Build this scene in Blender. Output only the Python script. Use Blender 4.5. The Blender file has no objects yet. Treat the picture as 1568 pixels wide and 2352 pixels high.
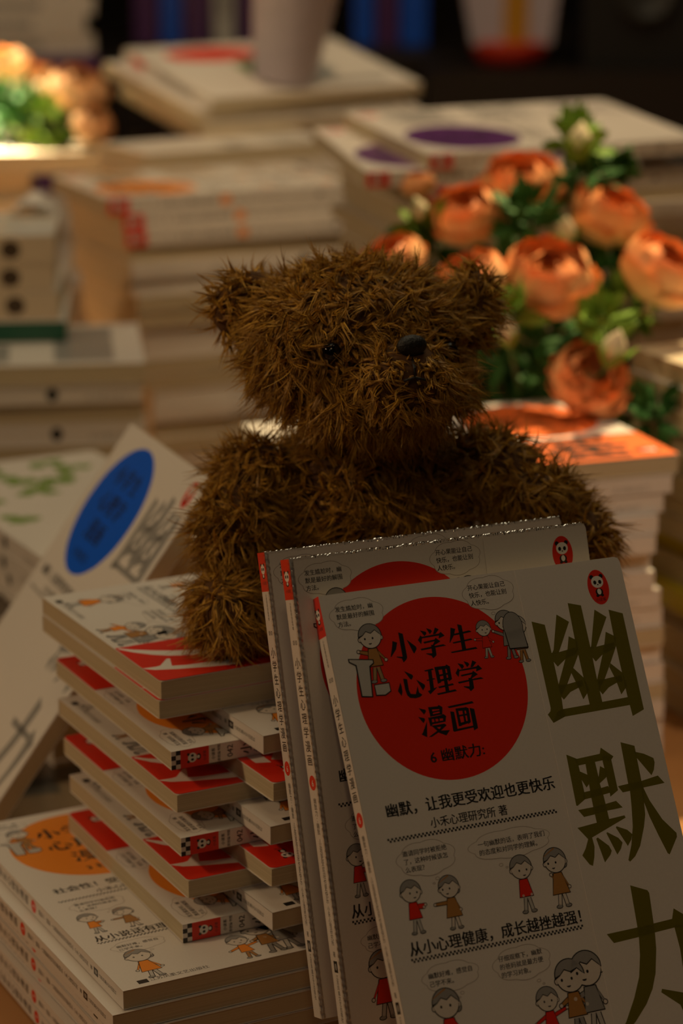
import bpy, math, random, json
import numpy as np
from mathutils import Matrix, Vector
SC = bpy.context.scene
COL = SC.collection
R = math.radians
random.seed(7)
RNG = np.random.default_rng(7)

# ------------------------------------------------------------------ camera
ZC = 1.25                                   # eye height over the floor
FPX, PITCH, ROLL = 5587.5, .27, -.002
cam_data = bpy.data.cameras.new('camera')
cam_data.sensor_fit = 'VERTICAL'
cam_data.lens = 54.0
cam_data.sensor_height = 54.0 * 2352 / FPX
cam_data.clip_start = .05
cam_data.dof.use_dof = True
cam_data.dof.focus_distance = 1.068
cam_data.dof.aperture_fstop = 3.9
cam_data.dof.aperture_blades = 0
cam = bpy.data.objects.new('camera', cam_data)
COL.objects.link(cam)
cam.matrix_world = Matrix.Translation((0, 0, ZC)) @ Matrix.Rotation(math.pi / 2 - PITCH, 4, 'X') @ Matrix.Rotation(ROLL, 4, 'Z')
SC.camera = cam

# ------------------------------------------------------------------ colour management, world, lamps
SC.view_settings.view_transform = 'Standard'
SC.view_settings.look = 'None'
SC.view_settings.gamma = 1
SC.view_settings.use_curve_mapping = False
SC.view_settings.exposure = 0.0
world = bpy.data.worlds.new('World')
SC.world = world
world.use_nodes = True
world.node_tree.nodes['Background'].inputs[0].default_value = (1.0, .72, .48, 1)
world.node_tree.nodes['Background'].inputs[1].default_value = .003


def spot(name, loc, target, power, color, angle=40, blend=.5, size=.03):
    l = bpy.data.lights.new(name, 'SPOT')
    l.energy = power
    l.color = color
    l.spot_size = R(angle)
    l.spot_blend = blend
    l.shadow_soft_size = size
    o = bpy.data.objects.new(name, l)
    COL.objects.link(o)
    o.location = (loc[0], loc[1], loc[2] + ZC)
    d = Vector((target[0], target[1], target[2])) - Vector(loc)
    o.rotation_euler = d.to_track_quat('-Z', 'Y').to_euler()
    return o


def area(name, loc, target, power, color, sx, sy):
    l = bpy.data.lights.new(name, 'AREA')
    l.energy = power
    l.color = color
    l.shape = 'RECTANGLE'
    l.size = sx
    l.size_y = sy
    o = bpy.data.objects.new(name, l)
    COL.objects.link(o)
    o.location = (loc[0], loc[1], loc[2] + ZC)
    d = Vector((target[0], target[1], target[2])) - Vector(loc)
    o.rotation_euler = d.to_track_quat('-Z', 'Y').to_euler()
    return o


# overhead panel and two narrow shop spots, then added fill and glint lights
area('ceiling_panel_lamp', (.1, 1.9, 1.55), (.1, 1.8, -.4), 11.5, (1.0, .84, .54), 1.6, 1.6)
spot('key_or_fill_spot', (.75, 2.35, 1.5), (.17, 1.50, -.33), 340, (1.0, .74, .38), 15, .7)
spot('key_or_fill_spot', (-.9, 3.0, 1.5), (-.40, 2.36, -.26), 4200, (1.0, .82, .52), 8.5, .7)
area('added_front_fill', (0, -.4, 1.5), (0, 1.2, -.4), 2.2, (1.0, .68, .34), .25, .25)  # added fill from the front, not a known fixture
area('added_side_light', (-1.5, .78, .62), (-.2, 1.3, -.4), 6.8, (1.0, .66, .35), .12, .12)  # added light from the left for side faces and film glints
spot('key_or_fill_spot', (-.75, -1.25, 1.05), (0, 1.0, -.4), 5.0, (1.0, .84, .66), 40, .6, .014)  # added behind the camera to draw glints on the film
spot('key_or_fill_spot', (.95, .35, 1.45), (.27, 1.45, -.40), 58, (1.0, .74, .5), 15, .8)  # added fill to lift the front of the right stack
spot('key_or_fill_spot', (.15, 1.3, 1.5), (.14, 2.2, -.24), 62, (1.0, .68, .36), 32, .8)  # added fill to brighten the cup and the stacks at the back

# ------------------------------------------------------------------ helpers: pixels of the 1568 x 2352 frame -> world


def ray(px, py):
    a = (px - 784) / FPX
    b = (1176 - py) / FPX
    cr, sr = math.cos(ROLL), math.sin(ROLL)
    X = a * cr + b * sr
    u = -a * sr + b * cr
    cp, sp = math.cos(PITCH), math.sin(PITCH)
    return Vector((X, cp + u * sp, -sp + u * cp))


def at(px, py, d):
    """world point seen at a pixel, at depth d"""
    p = ray(px, py) * d
    p.z += ZC
    return p


def atz(px, py, z):
    """world point seen at a pixel, on the level z below the eye"""
    r = ray(px, py)
    p = r * (z / r.z)
    p.z += ZC
    return p


# ------------------------------------------------------------------ materials
MATS = {}


def nodes_of(m):
    m.use_nodes = True
    nt = m.node_tree
    return nt, nt.nodes, nt.links, nt.nodes['Principled BSDF']


def ink(name, rgb, rough=.42, coat=.25, grain=.04):
    """printed, laminated paper of one colour with a faint procedural grain"""
    if name in MATS:
        return MATS[name]
    m = bpy.data.materials.new(name)
    nt, N, L, b = nodes_of(m)
    tc = N.new('ShaderNodeTexCoord')
    no = N.new('ShaderNodeTexNoise')
    no.inputs['Scale'].default_value = 900
    mx = N.new('ShaderNodeMix')
    mx.data_type = 'RGBA'
    mx.inputs[6].default_value = (*[c * (1 - grain) for c in rgb], 1)
    mx.inputs[7].default_value = (*[min(1, c * (1 + grain)) for c in rgb], 1)
    L.new(tc.outputs['Object'], no.inputs['Vector'])
    L.new(no.outputs['Fac'], mx.inputs[0])
    L.new(mx.outputs[2], b.inputs['Base Color'])
    b.inputs['Roughness'].default_value = rough
    b.inputs['Coat Weight'].default_value = coat
    b.inputs['Coat Roughness'].default_value = .18
    MATS[name] = m
    return m


def plain(name, rgb, rough=.6, metal=0.0, bump=0.0, bscale=200, trans=0.0):
    if name in MATS:
        return MATS[name]
    m = bpy.data.materials.new(name)
    nt, N, L, b = nodes_of(m)
    tc = N.new('ShaderNodeTexCoord')
    no = N.new('ShaderNodeTexNoise')
    no.inputs['Scale'].default_value = bscale
    L.new(tc.outputs['Object'], no.inputs['Vector'])
    mx = N.new('ShaderNodeMix')
    mx.data_type = 'RGBA'
    mx.inputs[6].default_value = (*[c * .88 for c in rgb], 1)
    mx.inputs[7].default_value = (*[min(1, c * 1.12) for c in rgb], 1)
    L.new(no.outputs['Fac'], mx.inputs[0])
    L.new(mx.outputs[2], b.inputs['Base Color'])
    b.inputs['Roughness'].default_value = rough
    b.inputs['Metallic'].default_value = metal
    if trans:
        b.inputs['Subsurface Weight'].default_value = trans
        b.inputs['Subsurface Radius'].default_value = (.01, .006, .003)
    if bump:
        bp = N.new('ShaderNodeBump')
        bp.inputs['Strength'].default_value = bump
        bp.inputs['Distance'].default_value = .002
        L.new(no.outputs['Fac'], bp.inputs['Height'])
        L.new(bp.outputs['Normal'], b.inputs['Normal'])
    MATS[name] = m
    return m


def pages_mat():
    """page edges: thin lines stacked along the thickness"""
    if 'pages' in MATS:
        return MATS['pages']
    m = bpy.data.materials.new('pages')
    nt, N, L, b = nodes_of(m)
    tc = N.new('ShaderNodeTexCoord')
    mp = N.new('ShaderNodeMapping')
    mp.inputs['Scale'].default_value = (12, 12, 5200)
    no = N.new('ShaderNodeTexNoise')
    no.inputs['Scale'].default_value = 1.0
    no.inputs['Detail'].default_value = 3
    cr = N.new('ShaderNodeValToRGB')
    cr.color_ramp.elements[0].position = .3
    cr.color_ramp.elements[0].color = (.46, .38, .24, 1)
    cr.color_ramp.elements[1].position = .7
    cr.color_ramp.elements[1].color = (.62, .53, .36, 1)
    bp = N.new('ShaderNodeBump')
    bp.inputs['Strength'].default_value = .06
    bp.inputs['Distance'].default_value = .0002
    L.new(tc.outputs['Object'], mp.inputs['Vector'])
    L.new(mp.outputs['Vector'], no.inputs['Vector'])
    L.new(no.outputs['Fac'], cr.inputs['Fac'])
    L.new(cr.outputs['Color'], b.inputs['Base Color'])
    L.new(no.outputs['Fac'], bp.inputs['Height'])
    L.new(bp.outputs['Normal'], b.inputs['Normal'])
    b.inputs['Roughness'].default_value = .75
    MATS['pages'] = m
    return m


def film_mat():
    if 'film' in MATS:
        return MATS['film']
    m = bpy.data.materials.new('film')
    m.use_nodes = True
    nt = m.node_tree
    N, L = nt.nodes, nt.links
    for n in list(N):
        N.remove(n)
    out = N.new('ShaderNodeOutputMaterial')
    mx = N.new('ShaderNodeMixShader')
    tr = N.new('ShaderNodeBsdfTransparent')
    gl = N.new('ShaderNodeBsdfGlossy')
    gl.inputs['Roughness'].default_value = .07
    fr = N.new('ShaderNodeFresnel')
    fr.inputs['IOR'].default_value = 1.5
    mth = N.new('ShaderNodeMath')
    mth.operation = 'MULTIPLY_ADD'
    mth.inputs[1].default_value = .8
    mth.inputs[2].default_value = .10
    L.new(fr.outputs[0], mth.inputs[0])
    tc = N.new('ShaderNodeTexCoord')
    no = N.new('ShaderNodeTexNoise')
    no.inputs['Scale'].default_value = 700
    bp = N.new('ShaderNodeBump')
    bp.inputs['Strength'].default_value = .06
    bp.inputs['Distance'].default_value = .0005
    L.new(tc.outputs['Object'], no.inputs['Vector'])
    L.new(no.outputs['Fac'], bp.inputs['Height'])
    L.new(bp.outputs['Normal'], gl.inputs['Normal'])
    L.new(mth.outputs[0], mx.inputs[0])
    L.new(tr.outputs[0], mx.inputs[1])
    L.new(gl.outputs[0], mx.inputs[2])
    L.new(mx.outputs[0], out.inputs[0])
    MATS['film'] = m
    return m


def fur_mat():
    if 'fur' in MATS:
        return MATS['fur']
    m = bpy.data.materials.new('fur')
    nt, N, L, b = nodes_of(m)
    ge = N.new('ShaderNodeNewGeometry')
    cr = N.new('ShaderNodeValToRGB')
    e = cr.color_ramp.elements
    e[0].position, e[0].color = 0, (.27, .130, .014, 1)
    e[1].position, e[1].color = 1, (.78, .46, .062, 1)
    k = e.new(.55)
    k.color = (.47, .240, .026, 1)
    L.new(ge.outputs['Random Per Island'], cr.inputs['Fac'])
    L.new(cr.outputs['Color'], b.inputs['Base Color'])
    b.inputs['Roughness'].default_value = .42
    b.inputs['Specular IOR Level'].default_value = .5
    MATS['fur'] = m
    return m


def petal_mat(pale=False):
    key = 'petal_pale' if pale else 'petal'
    if key in MATS:
        return MATS[key]
    m = bpy.data.materials.new(key)
    nt, N, L, b = nodes_of(m)
    at_ = N.new('ShaderNodeAttribute')
    at_.attribute_name = 'tip'
    no = N.new('ShaderNodeTexNoise')
    no.inputs['Scale'].default_value = 60
    tc = N.new('ShaderNodeTexCoord')
    L.new(tc.outputs['Object'], no.inputs['Vector'])
    ad = N.new('ShaderNodeMath')
    ad.operation = 'MULTIPLY_ADD'
    ad.inputs[1].default_value = .35
    L.new(no.outputs['Fac'], ad.inputs[0])
    L.new(at_.outputs['Fac'], ad.inputs[2])
    cr = N.new('ShaderNodeValToRGB')
    e = cr.color_ramp.elements
    e[0].position, e[0].color = .28, (.72, .64, .34, 1)
    e[1].position, e[1].color = 1.0, (.84, .24, .06, 1)
    k = e.new(.68)
    k.color = (.85, .55, .27, 1)
    L.new(ad.outputs[0], cr.inputs['Fac'])
    L.new(cr.outputs['Color'], b.inputs['Base Color'])
    b.inputs['Roughness'].default_value = .6
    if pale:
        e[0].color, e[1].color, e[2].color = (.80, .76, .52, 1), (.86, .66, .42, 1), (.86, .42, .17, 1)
    MATS[key] = m
    return m


PAPER = ink('paper_white', (.74, .69, .64))
INKS = dict(paper=PAPER,
            red=ink('print_red', (.74, .026, .006)), orange=ink('print_orange', (.86, .27, .02)),
            coral=ink('print_coral', (.86, .17, .035)),
            black=ink('print_black', (.012, .011, .010)), olive=ink('print_olive', (.150, .130, .007)),
            grey=ink('print_grey', (.30, .29, .28)), lgrey=ink('print_light_grey', (.52, .50, .47)),
            white=ink('print_white', (.82, .79, .74)), brown=ink('print_brown', (.42, .20, .055)),
            skin=ink('print_skin', (.70, .63, .56)), blue=ink('print_blue', (.004, .11, .75)),
            teal=ink('print_teal', (.02, .22, .32)),
            purple=ink('print_purple', (.11, .03, .16)), green=ink('print_green', (.16, .30, .03)),
            dgreen=ink('print_dark_green', (.012, .10, .055)), yellow=ink('print_yellow', (.62, .50, .015)),
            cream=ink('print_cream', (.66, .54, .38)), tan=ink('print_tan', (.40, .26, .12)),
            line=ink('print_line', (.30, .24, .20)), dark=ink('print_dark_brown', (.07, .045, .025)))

# ------------------------------------------------------------------ mesh builder


class MB:
    def __init__(self):
        self.v, self.f, self.m, self.mats, self.sm = [], [], [], [], []

    def mi(self, mat):
        if mat not in self.mats:
            self.mats.append(mat)
        return self.mats.index(mat)

    def add(self, verts, faces, mat, smooth=False):
        o = len(self.v)
        self.v += [tuple(p) for p in verts]
        k = self.mi(mat)
        for f in faces:
            self.f.append([i + o for i in f])
            self.m.append(k)
            self.sm.append(smooth)

    def box(self, lo, hi, mat):
        x0, y0, z0 = lo
        x1, y1, z1 = hi
        v = [(x0, y0, z0), (x1, y0, z0), (x1, y1, z0), (x0, y1, z0), (x0, y0, z1), (x1, y0, z1), (x1, y1, z1), (x0, y1, z1)]
        self.add(v, [(0, 3, 2, 1), (4, 5, 6, 7), (0, 1, 5, 4), (1, 2, 6, 5), (2, 3, 7, 6), (3, 0, 4, 7)], mat)

    def prism(self, outline, z0, z1, mat, axis=2):
        n = len(outline)
        v = [(x, y, z0) for x, y in outline] + [(x, y, z1) for x, y in outline]
        f = [list(range(n))[::-1], list(range(n, 2 * n))] + [(i, (i + 1) % n, n + (i + 1) % n, n + i) for i in range(n)]
        self.add(v, f, mat)

    def lathe(self, prof, mat, n=32, c=(0, 0, 0), smooth=True):
        v = []
        for r, z in prof:
            for k in range(n):
                a = 2 * math.pi * k / n
                v.append((c[0] + r * math.cos(a), c[1] + r * math.sin(a), c[2] + z))
        f = []
        for i in range(len(prof) - 1):
            for k in range(n):
                f.append((i * n + k, i * n + (k + 1) % n, (i + 1) * n + (k + 1) % n, (i + 1) * n + k))
        f.append(list(range(n))[::-1])
        f.append([(len(prof) - 1) * n + k for k in range(n)])
        self.add(v, f, mat, smooth)

    def ellipsoid(self, c, axes, mat, nu=20, nv=12):
        """axes: 3x3 array whose rows are the half axes"""
        v = []
        for i in range(nv + 1):
            th = math.pi * i / nv
            for k in range(nu):
                a = 2 * math.pi * k / nu
                s = (math.sin(th) * math.cos(a), math.sin(th) * math.sin(a), math.cos(th))
                v.append(tuple(c[q] + sum(s[j] * axes[j][q] for j in range(3)) for q in range(3)))
        f = [(i * nu + k, (i + 1) * nu + k, (i + 1) * nu + (k + 1) % nu, i * nu + (k + 1) % nu) for i in range(nv) for k in range(nu)]
        self.add(v, f, mat, True)

    def tube(self, pts, rad, mat, n=8):
        pts = [Vector(p) for p in pts]
        v = []
        for i, p in enumerate(pts):
            t = (pts[min(i + 1, len(pts) - 1)] - pts[max(i - 1, 0)]).normalized()
            a = t.orthogonal().normalized()
            b = t.cross(a)
            r = rad[i] if isinstance(rad, (list, tuple)) else rad
            for k in range(n):
                q = 2 * math.pi * k / n
                v.append(p + a * r * math.cos(q) + b * r * math.sin(q))
        f = [(i * n + k, i * n + (k + 1) % n, (i + 1) * n + (k + 1) % n, (i + 1) * n + k) for i in range(len(pts) - 1) for k in range(n)]
        f += [list(range(n))[::-1], [(len(pts) - 1) * n + k for k in range(n)]]
        self.add(v, f, mat, True)

    def mesh(self, name):
        me = bpy.data.meshes.new(name)
        me.from_pydata(self.v, [], self.f)
        for m in self.mats:
            me.materials.append(m)
        me.polygons.foreach_set('material_index', self.m)
        me.polygons.foreach_set('use_smooth', self.sm)
        me.update()
        return me


def link(name, me, parent=None):
    o = bpy.data.objects.new(name, me)
    COL.objects.link(o)
    if parent:
        o.parent = parent
    return o


def tag(o, label=None, cat=None, group=None, kind=None):
    if label:
        o['label'] = label
    if cat:
        o['category'] = cat
    if group:
        o['group'] = group
    if kind:
        o['kind'] = kind
    return o


def empty(name, mat, label, cat, group=None):
    o = bpy.data.objects.new(name, None)
    o.empty_display_size = .02
    COL.objects.link(o)
    o.matrix_world = mat
    return tag(o, label, cat, group)


# ------------------------------------------------------------------ the setting
wood = plain('table_wood', (.42, .20, .07), .35, 0, .05, 30)
dark = plain('dark_wood', (.022, .014, .010), .5)
wallm = plain('wall_paint', (.020, .014, .012), .9)
floorm = plain('floor_tile', (.05, .035, .025), .4)


def structure(name, lo, hi, mat):
    b = MB()
    b.box(lo, hi, mat)
    return tag(link(name, b.mesh(name)), kind='structure')


structure('floor', (-3, -1.5, -.05), (3, 6, 0), floorm)
structure('wall_back', (-3, 6, -.05), (3, 6.1, 3.0), wallm)
structure('ceiling', (-3, -1.5, 3.0), (3, 6.1, 3.05), wallm)
TABZ = ZC - .5536            # the display table
# ------------------------------------------------------------------ printing on book covers (all measures in mm)
BIG = "[[974,1832,1035,1809,1038,1681,1038,1536,1038,1486,1033,1429,1037,1396,972,1376,953,1416,969,1428,974,1442],[1029,1429,1168,1431,1232,1433,1363,1436,1364,1400,1033,1395,972,1376,1001,1420],[1171,1891,1234,1872,1234,1682,1231,1534,1232,1431,1167,1430,1167,1479,1166,1725],[1366,1836,1433,1810,1429,1371,1366,1350,1362,1445,1362,1715],[1103,1847,1157,1807,1072,1676,1036,1675,1051,1694],[1038,1681,1075,1680,1119,1685,1168,1690,1161,1661,1098,1645,1053,1617,1037,1643],[1139,1743,1176,1720,1170,1662,1127,1601,1080,1534,1039,1489,1036,1536,1098,1645,1120,1689],[1036,1536,1080,1534,1125,1539,1158,1544,1159,1514,1131,1511,1087,1498,1047,1469,1036,1486],[1127,1601,1168,1551,1184,1496,1142,1457,1131,1511,1123,1540,1112,1581],[1296,1845,1348,1804,1263,1678,1232,1674,1240,1688],[1232,1682,1263,1679,1307,1683,1359,1688,1352,1659,1288,1642,1245,1614,1231,1637],[1327,1739,1370,1712,1364,1671,1315,1597,1269,1531,1230,1486,1231,1534,1286,1641,1306,1684],[1231,1534,1269,1531,1319,1535,1356,1538,1357,1510,1325,1507,1280,1492,1242,1465,1230,1486],[1315,1597,1366,1545,1372,1485,1334,1452,1325,1507,1319,1535,1305,1581],[999,1231,1046,1205,1047,1177,1046,1056,1045,1028,999,1004,993,1006],[1030,1211,1046,1205,1162,1210,1173,1236,1226,1189,1213,1177,1204,1168,1169,1180,1047,1175],[1173,1204,1226,1189,1212,1176,1211,1040,1167,1018,1170,1062,1168,1178],[1082,1179,1130,1179,1131,1116,1130,1083,1135,1030,1136,991,1137,922,1073,916,1073,989,1074,1034],[1040,1057,1078,1059,1129,1062,1167,1066,1179,1036,1134,1032,1073,1028,1036,1026],[1045,1150,1080,1129,1090,1099,1062,1075,1043,1119],[1150,1157,1167,1145,1184,1121,1166,1103,1130,1083,1114,1081,1133,1116],[997,986,1072,987,1136,991,1190,996,1215,963,1136,961,1075,955,1018,952],[975,911,1073,918,1135,924,1215,928,1218,917,1035,859,1015,854],[1018,862,1035,861,1037,819,1026,778,1009,739,995,747,969,791,993,819],[1062,855,1107,811,1115,788,1105,772,1070,744,1053,851],[1113,870,1161,837,1176,814,1161,788,1138,767,1108,866],[1164,888,1213,864,1232,842,1222,820,1198,795,1160,882],[1276,1245,1341,1219,1340,1191,1336,1062,1339,1026,1325,967,1317,915,1298,865,1258,786,1223,746,1192,727,1185,735,1216,797,1243,874,1259,960,1269,1029,1268,1065],[1333,1194,1378,1178,1421,1152,1422,1132,1410,1101,1392,1079,1338,1166],[1215,1057,1270,1060,1336,1062,1423,1073,1448,1036,1341,1032,1268,1028,1232,1027],[1337,1035,1354,973,1396,881,1450,812,1448,795,1393,726,1384,732,1359,816,1336,902,1324,975,1322,1021],[1166,628,1244,593,1250,580,1238,449,1234,408,1223,341,1193,240,1162,179,1117,122,1046,59,966,9,953,16,1003,69,1065,158,1111,241,1138,329,1152,404,1156,451],[1002,444,1157,446,1332,452,1351,495,1438,426,1422,400,1338,414,1234,410,1151,405,1027,401],[1334,426,1429,415,1405,295,1362,143,1325,43,1278,-6,1284,64,1278,89,1200,157,1207,171,1307,136,1328,202,1338,320]]"
TITLE = "[[297,1834,318,1825,306,1796,277,1766,274,1768,288,1804],[332,1868,352,1859,351,1799,350,1755,344,1746,328,1735,324,1753,300,1762,303,1765,329,1761,330,1805],[364,1832,401,1796,402,1785,386,1766,383,1771],[435,1863,461,1854,463,1845,451,1835],[466,1869,486,1860,491,1852,478,1840],[508,1867,525,1856,504,1838,492,1838],[433,1842,439,1832,428,1802,416,1822],[435,1834,521,1838,531,1844,546,1825,515,1816,519,1829,434,1827],[439,1811,495,1815,501,1822,521,1803,489,1790,476,1787,493,1807,443,1803],[419,1783,472,1786,531,1789,544,1781,490,1779,423,1775],[473,1794,489,1790,491,1778,489,1746,470,1734,465,1746,440,1758,444,1760,470,1757,471,1775],[581,1856,603,1848,590,1821,564,1790,562,1792,574,1826],[616,1867,636,1860,635,1804,634,1750,614,1749,616,1794],[588,1827,668,1833,677,1825,639,1822,590,1820],[576,1791,666,1797,676,1790,628,1787,580,1785],[558,1751,682,1757,689,1748,563,1745],[578,1698,603,1689,606,1679,594,1669],[609,1703,629,1694,634,1686,620,1674],[651,1701,669,1690,647,1672,635,1672],[576,1677,582,1666,570,1637,559,1656],[578,1668,664,1672,674,1678,690,1658,658,1650,662,1663,576,1662],[582,1645,638,1649,644,1656,664,1637,632,1624,619,1621,636,1641,585,1638],[561,1617,615,1620,674,1623,687,1615,633,1614,566,1609],[615,1628,632,1624,634,1612,632,1580,613,1568,607,1580,583,1592,587,1595,612,1591,614,1609],[294,1653,296,1633,295,1611,287,1594,274,1617],[310,1667,328,1662,326,1613,331,1597,354,1593,370,1627,371,1597,384,1586,372,1578,350,1575,324,1580,313,1593,309,1618],[321,1699,356,1678,359,1670,348,1656,342,1661],[369,1655,404,1628,405,1619,391,1603],[414,1688,456,1692,462,1685,421,1682],[416,1646,453,1649,461,1644,420,1641],[432,1684,450,1686,444,1606,462,1609,421,1582,412,1598,425,1601],[466,1697,482,1692,483,1626,466,1622],[468,1696,519,1695,525,1700,541,1688,535,1677,527,1681,471,1681],[522,1691,539,1686,537,1633,519,1625,521,1650],[500,1685,515,1684,513,1584,495,1582],[470,1660,537,1664,537,1656,471,1652],[474,1639,536,1643,535,1634,473,1629],[464,1610,536,1615,541,1607,469,1602],[452,1581,542,1588,549,1579,457,1574],[353,1531,383,1520,384,1512,372,1500],[342,1495,370,1485,372,1477,361,1464],[379,1471,365,1402,341,1418,349,1425],[397,1530,413,1525,414,1492,399,1486],[398,1529,443,1527,448,1532,464,1521,460,1512,410,1517],[449,1523,464,1518,456,1487,445,1489],[413,1508,451,1510,450,1504,413,1502],[401,1495,457,1498,455,1490,401,1487],[387,1486,403,1480,401,1451,390,1446],[388,1484,455,1487,461,1491,473,1480,468,1471,400,1476],[458,1485,473,1480,465,1457,453,1456],[413,1481,420,1481,419,1461,413,1460],[433,1482,440,1482,438,1461,432,1461],[392,1462,466,1463,465,1456,392,1453],[390,1448,456,1449,465,1443,459,1436,409,1439],[448,1444,466,1440,429,1418,387,1401,371,1402,427,1428],[400,1443,416,1441,436,1421,477,1418,455,1397,424,1413],[488,1519,608,1526,616,1516,495,1511],[523,1505,534,1502,536,1427,522,1427],[525,1505,566,1504,574,1505,587,1496,580,1489,529,1493],[571,1503,585,1496,582,1438,568,1429],[554,1502,564,1502,561,1437,551,1436],[528,1475,585,1477,584,1469,528,1468],[527,1441,583,1446,582,1436,528,1428],[496,1497,514,1492,513,1414,497,1406,491,1411],[496,1417,596,1421,598,1413,497,1407],[590,1499,611,1491,610,1407,589,1399]]"


def traced(s):
    return [[(p[i] / 10, p[i + 1] / 10) for i in range(0, len(p), 2)] for p in json.loads(s)]


BIGP, TITLEP = traced(BIG), traced(TITLE)
_TXT = {}


def glyphs(s, bold):
    k = (s, bold)
    if k not in _TXT:
        c = bpy.data.curves.new('t', 'FONT')
        c.body = s
        c.resolution_u = 2
        c.offset = bold
        o = bpy.data.objects.new('t', c)
        COL.objects.link(o)
        dg = bpy.context.evaluated_depsgraph_get()
        ev = o.evaluated_get(dg)
        me = ev.to_mesh()
        V = [(v.co.x, v.co.y) for v in me.vertices]
        F = [list(p.vertices) for p in me.polygons]
        ev.to_mesh_clear()
        bpy.data.objects.remove(o)
        bpy.data.curves.remove(c)
        _TXT[k] = (V, F)
    return _TXT[k]


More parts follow.
